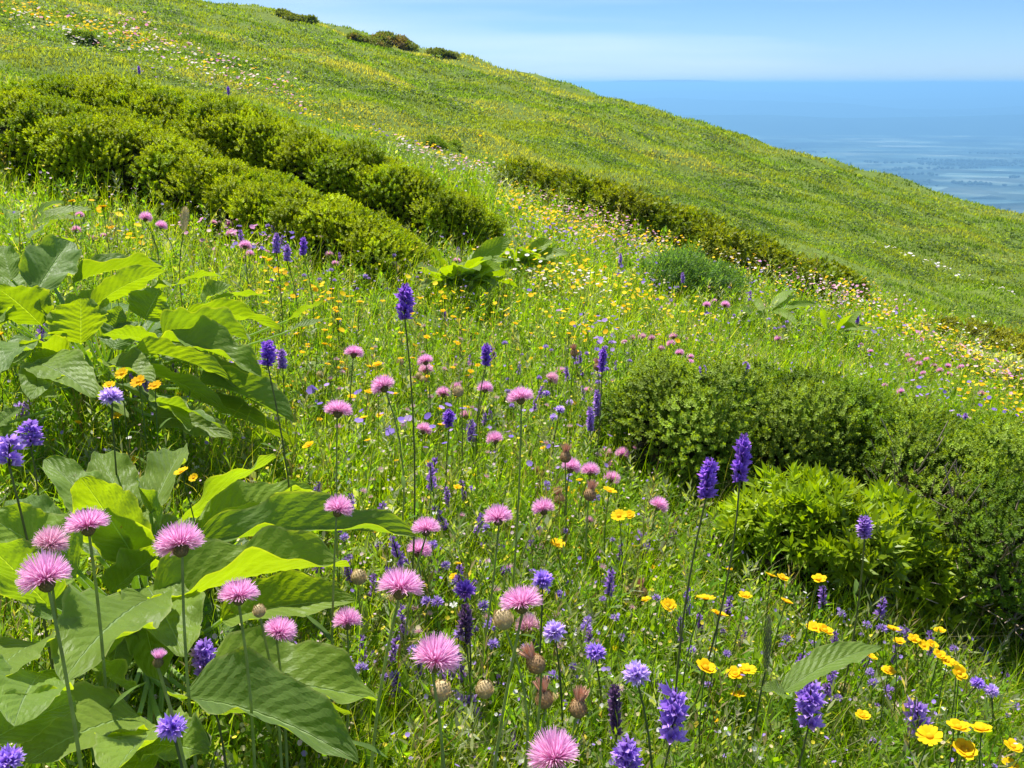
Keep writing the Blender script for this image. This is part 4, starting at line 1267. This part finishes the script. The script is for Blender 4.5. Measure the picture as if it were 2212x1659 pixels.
SP = [  # x, y, width, height, kind, lean
    (875, 650, 44, 72, 0, -.03), (579, 762, 40, 52, 0, .01), (1050, 765, 27, 46, 0, -.03), (1302, 776, 22, 52, 0, -.02), (1603, 987, 42, 95, 0, -.09), (1530, 1032, 46, 82, 0, -.02),
    (970, 903, 30, 38, 0, -.01), (1387, 1190, 32, 90, 2, 0), (1319, 1285, 34, 92, 2, 0), (1455, 1540, 60, 112, 2, -.03), (1750, 1517, 56, 98, 2, -.05), (1330, 1532, 44, 104, 1, 0), (1355, 1632, 58, 76, 2, 0),
    (1010, 1537, 52, 84, 2, -.02), (440, 1417, 50, 74, 2, -.02), (65, 935, 46, 54, 2, -.03), (20, 972, 48, 62, 2, 0), (48, 887, 30, 38, 2, 0), (1867, 1137, 36, 42, 3, -.01), (655, 531, 18, 36, 0, 0), (597, 525, 18, 40, 3, 0),
    (620, 546, 18, 34, 3, 0), (1560, 1200, 26, 62, 2, -.03), (1982, 1552, 42, 74, 2, -.01), (1105, 1622, 40, 66, 2, 0), (1825, 1492, 28, 42, 1, -.02), (1455, 1160, 22, 30, 3, 0), (1565, 1140, 18, 34, 0, 0),
    (1005, 1345, 44, 80, 1, 0), (1018, 930, 26, 46, 3, 0), (1290, 870, 20, 56, 3, 0), (1275, 905, 22, 50, 3, 0), (990, 545, 9, 22, 3, 0), (868, 500, 11, 22, 0, 0), (1340, 560, 10, 24, 3, 0), (1415, 570, 9, 24, 3, 0),
    (1475, 600, 10, 22, 3, 0), (1610, 795, 20, 26, 3, 0), (1518, 800, 20, 22, 0, 0), (1852, 690, 9, 20, 0, 0), (1620, 640, 9, 22, 3, 0), (960, 680, 10, 20, 0, 0), (2085, 905, 12, 22, 3, 0), (2120, 920, 12, 20, 0, 0),
    (1538, 1180, 22, 50, 3, 0), (610, 775, 24, 40, 3, 0), (950, 1245, 30, 40, 3, 0), (2112, 935, 10, 20, 3, 0), (300, 150, 6, 14, 0, 0), (493, 195, 7, 16, 0, 0),
]
for (x, y, w, h, k, ln) in SP:
    ms, noun, look = ((ME_SPIKE[:2], 'purple flower spike', 'dense dark violet'), (ME_DRYSPIKE, 'purple flower spike', 'withered dull'), (ME_SPIKE[2:], 'purple flower spike', 'bright violet'), (ME_PALESPIKE, 'purple flower spike', 'pale lilac'))[k]
    ax = nrm([-ln * 1.5 + np.random.RandomState(int(x)).normal(0, .06), .25, 1.])
    if k == 2: w *= .78; h *= .92
    simple_flower(x, y, w, ms, .034 if w > 24 else .03, 'purple_spike', noun, ('tall ' if h > 70 else '') + (look.split(' ')[-1] if h > 70 else look), 'violet flower spikes in the meadow', 'flower', hpx=h, lean=ln, smax=.75,
                  stem_col=(0.16, 0.18, 0.07), axis=ax, part='flower_spike')

BE = [(372, 1572, 66, 0), (1005, 1275, 56, 1), (1085, 1236, 42, 1), (1172, 1253, 56, 0), (942, 1188, 38, 0), (940, 1217, 34, 0), (1198, 1365, 58, 2), (1285, 1410, 52, 0), (1248, 1450, 44, 0), (1290, 1445, 44, 0), (1375, 1457, 66, 2),
      (845, 1437, 38, 0), (240, 858, 52, 2), (497, 790, 24, 0), (18, 1642, 62, 0), (26, 1606, 32, 0), (1395, 1545, 34, 0), (1890, 1605, 40, 2), (1946, 1607, 22, 0), (2073, 1526, 32, 0), (2112, 1476, 30, 0), (2142, 1492, 30, 2),
      (2190, 1525, 26, 0), (2132, 1550, 26, 0), (878, 1215, 22, 0), (990, 1240, 24, 2), (1010, 1120, 16, 0), (1222, 1148, 26, 0), (795, 1290, 26, 0), (880, 1360, 22, 0), (1440, 1650, 44, 2), (1972, 1518, 34, 0), (1300, 1640, 26, 1),
      (620, 720, 16, 2), (560, 700, 12, 0), (2035, 1395, 16, 0), (1862, 1480, 16, 1), (1210, 885, 24, 2), (1196, 902, 22, 2), (1230, 870, 20, 2), (1180, 850, 20, 0), (960, 1300, 24, 1), (820, 1180, 26, 2), (1285, 880, 18, 2), (1500, 870, 14, 2),
      (1545, 740, 10, 0), (1595, 745, 10, 0), (1660, 690, 11, 0), (1940, 870, 12, 0), (2070, 900, 14, 0), (2160, 960, 14, 2), (1975, 900, 12, 0), (836, 625, 12, 0), (820, 612, 10, 0), (985, 470, 8, 0), (1075, 430, 7, 2)]
for (x, y, w, k) in BE:
    ms = (ME_BELL[:2], ME_BELL[2:], ME_LIGHTBELL)[k]
    simple_flower(x, y, w * .86, ms, .038 if w > 30 else .028, 'violet_bellflower', 'violet bellflower', ('blue-violet', 'deep purple', 'pale lavender')[k] + (' large' if w > 50 else ' small' if w < 24 else ''), 'round violet bellflower heads', 'flower',
                  smax=.5, axis=nrm([0, -.15, 1]))

YE = [(1666, 1240, 26), (1692, 1246, 25), (1770, 1248, 30), (1700, 1297, 27), (1525, 1288, 40), (1610, 1284, 28), (1444, 1305, 34), (1555, 1323, 38), (1464, 1319, 22), (1760, 1353, 34), (1784, 1358, 34), (1835, 1275, 18), (1853, 1273, 17),
      (1535, 1403, 26), (1527, 1438, 42), (1588, 1452, 36), (1615, 1443, 36), (1592, 1497, 36), (1920, 1447, 28), (1865, 1543, 28), (1932, 1356, 28), (1943, 1383, 24), (1975, 1378, 24), (1997, 1393, 24), (2016, 1391, 24), (2030, 1412, 26), (2048, 1426, 26),
      (2068, 1436, 26), (2074, 1452, 30), (2030, 1360, 22), (2008, 1586, 46), (2070, 1565, 42), (2120, 1570, 38), (2085, 1616, 42), (2190, 1610, 32), (2053, 1606, 24), (2182, 1648, 32), (2162, 1592, 20), (1205, 1172, 34), (1318, 1057, 32), (1337, 1112, 34), (1360, 1110, 24),
      (1233, 1057, 20), (1258, 1056, 20), (1286, 1062, 18), (1335, 1180, 20), (1300, 1215, 20), (262, 805, 28), (297, 822, 32), (333, 831, 28), (391, 814, 22), (235, 830, 24), (520, 901, 20), (252, 896, 22), (665, 960, 26), (390, 1016, 30), (417, 1031, 20),
      (222, 444, 20), (240, 490, 13), (155, 433, 13), (785, 900, 22), (820, 896, 18), (700, 715, 15), (718, 717, 15), (718, 745, 15), (640, 720, 13), (665, 703, 14), (570, 555, 14), (582, 560, 14), (800, 790, 18), (760, 855, 20), (815, 785, 22), (790, 820, 16), (935, 635, 12), (960, 640, 12),
      (1008, 665, 12), (1040, 690, 12), (975, 665, 12), (990, 690, 12), (950, 658, 12), (905, 700, 13), (940, 720, 14), (870, 735, 14), (1030, 720, 12), (1080, 700, 11), (1060, 790, 14), (1010, 810, 15), (1100, 790, 14), (1142, 780, 13), (1190, 925, 12), (1330, 1400, 14), (1115, 1300, 12),
      (770, 1575, 22), (750, 1572, 18), (1320, 1360, 15), (1430, 1330, 14), (1545, 1555, 14), (175, 880, 13), (355, 935, 14), (455, 905, 12), (15, 1040, 18), (290, 990, 18), (275, 993, 14), (630, 880, 15), (700, 650, 11), (1180, 1490, 12), (2150, 1455, 18), (2060, 1345, 14), (1380, 1200, 14), (1410, 1225, 13),
      (1500, 1290, 16), (1250, 1185, 13), (1295, 1105, 16), (1280, 1090, 14), (560, 610, 9), (600, 620, 9), (1240, 870, 12), (1090, 1180, 14), (1230, 1120, 14), (690, 905, 13), (1150, 900, 12), (1465, 1260, 12)]
for i, (x, y, w) in enumerate(YE):
    orange = (x in (770, 750, 175, 520, 240)) or (x < 420 and 780 < y < 1060)
    simple_flower(x, y, w * 1.1, ME_BUTTER[2:] if orange else ME_BUTTER[:3], .038 if w > 30 else .030, 'yellow_buttercup', 'yellow buttercup',
                  ('large ' if w > 33 else 'small ' if w < 17 else '') + ('deep orange' if orange else 'bright golden'), 'golden buttercups standing in the grass', 'flower', smax=.5, axis=nrm([np.random.RandomState(i).normal(0, .2), -.12 + np.random.RandomState(i + 7).normal(0, .28), 1.]), part='petals',
                  stem_col=(0.12, 0.18, 0.05), eye=ME_EYE, r=.0012)

# grass plumes and foxtails that stand out
def plume_mb(seed, col, n, fat):
    rs = np.random.RandomState(seed)
    b = MB()
    for k in range(n):
        f = k / n; a = k * 2.4
        d = np.array([math.cos(a), math.sin(a), 1.4]); env = fat * math.sin(min(1, .12 + f * .88) * math.pi) ** .6
        V = diamond(.5 * env + .05, .16 * env + .02)
        yv = nrm(d); xv = nrm(np.cross(yv, [0.1, .2, 1.])); zv = np.cross(xv, yv)
        b.add(V[:, [0]] * xv + V[:, [1]] * yv + V[:, [2]] * zv + np.array([math.cos(a) * env * .3, math.sin(a) * env * .3, f]), [(0, 3, 2, 1)], None, np.array(col) * rs.uniform(.7, 1.3))
    return b


ME_FOX = [plume_mb(1, (0.16, 0.19, 0.08), 140, .30).mesh('seed_head', M_BUD)]
ME_BROWNFOX = [plume_mb(2, (0.36, 0.19, 0.08), 140, .30).mesh('seed_head', M_BUD)]
ME_CREAM = [plume_mb(3, (0.62, 0.52, 0.30), 120, .5).mesh('seed_head', M_BUD)]
for (x, y, w, h, ms, look) in [(1657, 1390, 26, 100, ME_FOX, 'soft green'), (1468, 1022, 14, 42, ME_BROWNFOX, 'thin rusty brown'), (398, 475, 16, 46, ME_CREAM, 'cream feathery'), (352, 846, 14, 34, ME_CREAM, 'whitish fluffy')]:
    simple_flower(x, y, w, ms, .022 if h > 60 else .026, 'grass_seed_head', 'grass seed head', look, 'seed heads on grass stems', 'grass', hpx=h, smax=.6, part='seed_head', lean=0)

# ------------------------------------------------------------------ labels: look, then place, then order from the left
def zone(x, y):
    if x < 620 and y > 960: return 'over the big foreground leaves'
    if y > 1150 and x < 1000: return 'by the foreground leaves'
    if y > 1150 and x < 1350: return 'in the bottom centre grass'
    if x >= 1350 and y > 1390: return 'in the grass at lower right'
    if x >= 1350 and y > 1000: return 'before the right-hand shrubs'
    if 620 <= x < 1350 and y > 900: return 'above the longest leaf'
    if 620 <= x < 1350 and y > 690: return 'in the central meadow'
    if x < 620 and y > 640: return 'around the upper leafy clump'
    if x < 920 and y > 420: return 'below the upper shrubs'
    if x < 920: return 'above the upper shrubs'
    if x < 1350: return 'at the upper shrub tips'
    if y > 820: return 'behind the right-hand shrubs'
    return 'below the juniper band'


ORD = 'first second third fourth fifth sixth seventh eighth ninth tenth eleventh twelfth thirteenth fourteenth fifteenth sixteenth seventeenth eighteenth nineteenth twentieth'.split()
TENS = ['twenty', 'thirty', 'forty', 'fifty', 'sixty']


def ordinal(i):
    if i < 20: return ORD[i]
    return TENS[(i + 1) // 10 - 2] + ('-' + ORD[(i + 1) % 10 - 1] if (i + 1) % 10 else 'th')


byz = {}
for rec in PLACED: byz.setdefault((rec[1], zone(rec[3], rec[4])), []).append(rec)
for (noun, z), recs in byz.items():
    recs.sort(key=lambda r: r[3])
    for i, (o, _n, look, x, y, group, cat) in enumerate(recs):
        words_ = look if noun.split()[0] not in look.split() else look
        nn = noun if not any(w in look.split() for w in (noun.split()[0],)) else ' '.join(noun.split()[1:])
        lab = f'{words_} {nn} {z}' + (f', {ordinal(i)} from the left' if len(recs) > 1 else '')
        tag(o, lab, cat, group)

# ------------------------------------------------------------------ scattered small flowers: single meshes, as individuals
def tiny_flower_mesh(seed, kind):
    rs = np.random.RandomState(seed)
    b = MB()
    H = .2
    tube(b, bez(np.array([0, 0, -.02]), np.array([.01, 0, H * .5]), np.array([.0, 0, H]), 4), [.0014, .0013, .0012, .001], (0.11, 0.17, 0.04), 4)
    src = {'y': butter_mb(seed, 5), 'p': bloom_proto(seed, .2, 60), 'v': bell_mb(seed, 9), 's': spike_mb(seed + 20, 26, (0.36, 0.20, 0.66), .2, .25), 'w': None}[kind]
    if src is None:
        src = MB(); petals_fan(src, 6, .04, .44, .3, .3, np.array([.75, .75, .7]), np.array([.82, .80, .8]), rs)
    v, q, t, c = src.arrays()
    b.add(v * (.026 if kind != 's' else np.array([.05, .05, .065])) + np.array([0, 0, H - (.05 if kind == 's' else 0)]), q, t, c)
    return b.mesh('small_flower', M_DRIFT)


TINY = {k: [tiny_flower_mesh(s, k) for s in (1, 2, 3)] for k in 'ypvws'}


def scatter_tiny(kind, n, boxes, label, group, name, seed, s0=.45, s1=1.1):
    rs = np.random.RandomState(seed)
    w = np.array([bx[4] for bx in boxes], float); w /= w.sum()
    for _ in range(n):
        x0, y0, x1, y1, _w = boxes[rs.choice(len(boxes), p=w)]
        g = ground_at([rs.uniform(x0, x1)], [rs.uniform(y0, y1)])[0]
        o = put(name, TINY[kind][rs.randint(3)])
        o.location = [float(a) for a in g]
        s_ = rs.uniform(s0, s1); hz = rs.uniform(.6, 1.5)
        o.scale = (s_, s_, s_)
        o.rotation_euler = (rs.normal(-.12, .15), rs.normal(0, .18), rs.uniform(0, 6.28))
        tag(o, label, 'flower', group)


scatter_tiny('y', 150, [(640, 720, 1000, 1000, 3), (880, 680, 1350, 900, 2), (560, 700, 760, 900, 2), (1350, 1250, 2212, 1659, 1.2), (620, 1000, 1350, 1400, 1), (0, 850, 560, 1050, 1.2), (100, 520, 600, 640, .3)],
             'small yellow buttercup low in the grass, one of many alike', 'small yellow buttercups dotted over the near meadow', 'small_buttercup', 301)
scatter_tiny('p', 120, [(700, 800, 1350, 1200, 2), (1350, 650, 1800, 800, 1), (900, 1250, 1350, 1650, 1), (300, 520, 900, 660, 1)],
             'small pale pink flower low in the grass, one of many alike', 'small pale pink flowers dotted over the near meadow', 'small_pink_flower', 302, .5, .9)
scatter_tiny('v', 170, [(700, 1150, 1350, 1659, 2.5), (1350, 1450, 2212, 1659, 1.2), (1100, 820, 1350, 980, 1.2), (560, 560, 900, 700, .7), (1350, 650, 1700, 780, .7)],
             'small violet flower low in the grass, one of many alike', 'small violet flowers dotted over the near meadow', 'small_violet_flower', 303, .5, .95)
scatter_tiny('w', 110, [(1050, 640, 1350, 760, 1), (0, 420, 300, 620, .7), (700, 1200, 1350, 1659, 1), (1350, 1300, 2212, 1659, 1), (100, 900, 450, 1100, .8), (1500, 880, 2212, 1000, .6)],
             'small white flower low in the grass, one of many alike', 'small white flowers dotted over the near meadow', 'small_white_flower', 304, .35, .75)

scatter_tiny('s', 90, [(620, 1130, 1350, 1659, 3), (1350, 1430, 2212, 1659, 1.4), (1000, 840, 1340, 1000, 1), (450, 560, 760, 640, .5), (0, 850, 420, 1000, .5)],
             'small loose violet spike low in the grass, one of many alike', 'small loose violet spikes in the near meadow', 'small_violet_spike', 306, .6, 1.15)

# countless tiny flowers and seed specks between the grass
def specks():
    rs = np.random.RandomState(505)
    n = 14000
    x, y, r = near_points(n, .95, 9.5, rs)
    pal = np.array([(0.8, 0.78, 0.74), (0.62, 0.52, 0.8), (0.8, 0.72, 0.4), (0.75, 0.55, 0.62), (0.85, 0.7, 0.06), (0.4, 0.28, 0.7), (0.6, 0.5, 0.3)])
    # different kinds grow in different patches
    k = (np.floor((vnoise(x, y, 61, 3.0) + 1) * 3.5 + rs.uniform(0, 3, n)).astype(int)) % 7
    ax = nrm(np.stack([rs.normal(0, .6, n), rs.normal(-.2, .6, n), np.ones(n)], -1))
    b = MB()
    scatter(b, DISC, np.stack([x, y, terrain(x, y) + rs.uniform(.04, .19, n)], -1), frames(ax, rs.uniform(0, 6.28, n)), rs.uniform(.004, .010, n) * np.maximum(1, r / 3.0), pal[k] * rs.uniform(.8, 1.1, (n, 1)))
    tag(b.build('tiny_meadow_flowers', M_DRIFT), kind='stuff')


# far drifts of flowers, past counting
disc = MB()
a_ = np.arange(6) / 6 * 6.283
disc.add(np.concatenate([np.stack([np.cos(a_) * .5, np.sin(a_) * .5, np.full(6, .14)], -1), [[0, 0, 0]]]), None, [(6, i, (i + 1) % 6) for i in range(6)])
DISC = proto_from(disc)
PAL = {'yellow': [(0.9, 0.62, 0.01), (0.9, 0.70, 0.03), (0.92, 0.52, 0.01)], 'pink': [(0.8, 0.42, 0.55), (0.72, 0.3, 0.55), (0.85, 0.6, 0.6)], 'white': [(0.82, 0.78, 0.76), (0.85, 0.72, 0.7)], 'violet': [(0.3, 0.2, 0.62), (0.22, 0.14, 0.55), (0.45, 0.3, 0.65)]}


specks()


def drifts(name, colkey, blobs, seed):
    """blobs: (x0, y0, x1, y1, half width, count) — flowers along a line between two photo points"""
    rs = np.random.RandomState(seed)
    X, Y = [], []
    for (x0, y0, x1, y1, hw, n) in blobs:
        t = rs.uniform(0, 1, n)
        X.append(x0 + (x1 - x0) * t + rs.normal(0, hw * .6, n)); Y.append(y0 + (y1 - y0) * t + rs.normal(0, hw * .55, n))
    X = np.concatenate(X); Y = np.concatenate(Y)
    G = ground_at(X, Y)
    r = np.hypot(G[:, 0], G[:, 1])
    ok = (r < 58) & (vnoise(G[:, 0], G[:, 1], seed, 1.6) + rs.normal(0, .35, len(G)) > -.12)     # colonies, not an even sprinkle
    G, r = G[ok], r[ok]
    n = len(G)
    G[:, 2] += rs.uniform(.10, .22, n) + r * .002
    ax = nrm(np.stack([rs.normal(0, .35, n), rs.normal(-.05, .4, n), np.ones(n)], -1))
    size = np.maximum(.022, r * .0030) * rs.uniform(.45, 1.35, n)
    b = MB()
    scatter(b, DISC, G, frames(ax, rs.uniform(0, 6.28, n)), size, np.array(PAL[colkey])[rs.randint(0, len(PAL[colkey]), n)] * rs.uniform(.85, 1.1, (n, 1)))
    tag(b.build(name, M_DRIFT), kind='stuff')


drifts('yellow_flower_carpet', 'yellow', [(1090, 470, 1330, 560, 26, 760), (1300, 540, 1640, 620, 26, 560), (1480, 545, 1830, 690, 16, 560), (1640, 620, 2212, 860, 34, 640), (820, 300, 1060, 390, 12, 130), (0, 20, 330, 110, 24, 260), (250, 70, 700, 240, 30, 150), (600, 235, 800, 300, 12, 80),
                                          (1780, 600, 1900, 680, 6, 60), (2000, 820, 2212, 900, 26, 170), (2050, 900, 2212, 960, 22, 60), (1100, 600, 1500, 760, 60, 340), (880, 690, 1300, 790, 36, 160), (150, 520, 330, 600, 20, 40), (1000, 320, 1250, 420, 14, 60), (0, 560, 140, 480, 26, 25), (1900, 545, 2180, 640, 6, 1), (560, 700, 760, 780, 30, 60)], 401)
drifts('pink_flower_carpet', 'pink', [(1120, 480, 1500, 590, 30, 460), (1450, 530, 1850, 690, 26, 420), (1850, 690, 2212, 880, 34, 380), (250, 70, 640, 220, 34, 300), (850, 320, 1060, 400, 16, 110), (1080, 380, 1300, 430, 8, 60), (400, 560, 620, 620, 18, 60), (1280, 500, 1480, 560, 12, 90), (60, 60, 300, 80, 30, 60)], 402)
drifts('white_flower_carpet', 'white', [(1090, 620, 1330, 700, 24, 110), (1500, 570, 1850, 690, 28, 190), (30, 40, 190, 110, 18, 90), (150, 70, 560, 190, 34, 230), (1880, 535, 2190, 650, 8, 90), (860, 340, 1060, 400, 16, 90), (1800, 690, 2212, 800, 40, 90), (2080, 800, 2212, 850, 10, 90), (250, 70, 420, 120, 6, 30)], 403)
drifts('violet_flower_carpet', 'violet', [(1100, 520, 1500, 640, 34, 110), (1500, 620, 2212, 900, 50, 160), (800, 300, 1000, 370, 14, 60), (1350, 640, 1600, 760, 40, 70), (1900, 880, 2212, 980, 30, 60), (450, 580, 640, 620, 14, 50), (1150, 690, 1340, 830, 40, 90), (250, 150, 700, 260, 30, 40), (1080, 520, 1480, 640, 40, 140), (700, 1000, 1330, 1100, 70, 70)], 404)

# ------------------------------------------------------------------ sky, sun, camera
SUN_EL, SUN_AZ = math.radians(64), math.radians(-28)      # azimuth from +Y towards +X
w = bpy.data.worlds.new('World'); sc.world = w; w.use_nodes = True
nt = w.node_tree; nt.nodes.clear()
out = nt.nodes.new('ShaderNodeOutputWorld'); bg = nt.nodes.new('ShaderNodeBackground')
sky = nt.nodes.new('ShaderNodeTexSky'); sky.sky_type = 'NISHITA'; sky.sun_disc = False
sky.sun_elevation = SUN_EL; sky.sun_rotation = SUN_AZ; sky.altitude = 1500; sky.air_density = 1.0; sky.dust_density = 0.3; sky.ozone_density = 2.5
tc = nt.nodes.new('ShaderNodeTexCoord')
mp = nt.nodes.new('ShaderNodeMapping'); mp.inputs['Scale'].default_value = (1.6, 1.6, 22.0); mp.inputs['Location'].default_value = (0.4, 0.2, 1.7)
nt.links.new(tc.outputs['Generated'], mp.inputs['Vector'])
no = nt.nodes.new('ShaderNodeTexNoise'); no.inputs['Scale'].default_value = 1.0; no.inputs['Detail'].default_value = 4; no.inputs['Roughness'].default_value = 0.45
nt.links.new(mp.outputs['Vector'], no.inputs['Vector'])
mr = nt.nodes.new('ShaderNodeMapRange'); mr.inputs['From Min'].default_value = 0.42; mr.inputs['From Max'].default_value = 0.72; mr.inputs['To Max'].default_value = 0.5
nt.links.new(no.outputs['Fac'], mr.inputs['Value'])
mx = nt.nodes.new('ShaderNodeMixRGB'); mx.inputs['Color2'].default_value = (6.4, 7.0, 7.4, 1)
hs = nt.nodes.new('ShaderNodeHueSaturation'); hs.inputs['Saturation'].default_value = 1.15
nt.links.new(sky.outputs['Color'], hs.inputs['Color'])
mu = nt.nodes.new('ShaderNodeMixRGB'); mu.blend_type = 'MULTIPLY'; mu.inputs['Fac'].default_value = 1; mu.inputs['Color2'].default_value = (0.49, 0.63, 0.95, 1)
nt.links.new(hs.outputs['Color'], mu.inputs['Color1'])
nt.links.new(mr.outputs['Result'], mx.inputs['Fac']); nt.links.new(mu.outputs['Color'], mx.inputs['Color1'])
nt.links.new(mx.outputs['Color'], bg.inputs['Color']); bg.inputs['Strength'].default_value = 0.085
nt.links.new(bg.outputs['Background'], out.inputs['Surface'])

sd = bpy.data.lights.new('sun', 'SUN'); sd.energy = 4.6; sd.angle = math.radians(0.5); sd.color = (1, .965, .90)
so = bpy.data.objects.new('sun', sd); COL.objects.link(so)
sv = Vector((math.sin(SUN_AZ) * math.cos(SUN_EL), math.cos(SUN_AZ) * math.cos(SUN_EL), math.sin(SUN_EL)))
so.rotation_euler = sv.to_track_quat('Z', 'Y').to_euler(); so.location = sv * 30

cam = bpy.data.cameras.new('camera'); co = bpy.data.objects.new('camera', cam); COL.objects.link(co)
cam.sensor_width = 36; cam.lens = F / 1024 * 36; cam.clip_start = 0.05; cam.clip_end = 200000
co.location = (0, 0, 0); co.rotation_euler = (math.pi / 2 - TH, 0, 0)
sc.camera = co

sc.view_settings.view_transform = 'Standard'; sc.view_settings.look = 'None'; sc.view_settings.gamma = 1.0
sc.view_settings.exposure = 0.95; sc.view_settings.use_curve_mapping = False
cy = sc.cycles
cy.max_bounces = 7; cy.diffuse_bounces = 3; cy.glossy_bounces = 2; cy.transmission_bounces = 4; cy.volume_bounces = 0; cy.transparent_max_bounces = 4
cy.use_denoising = True
cy.caustics_reflective = False; cy.caustics_refractive = False
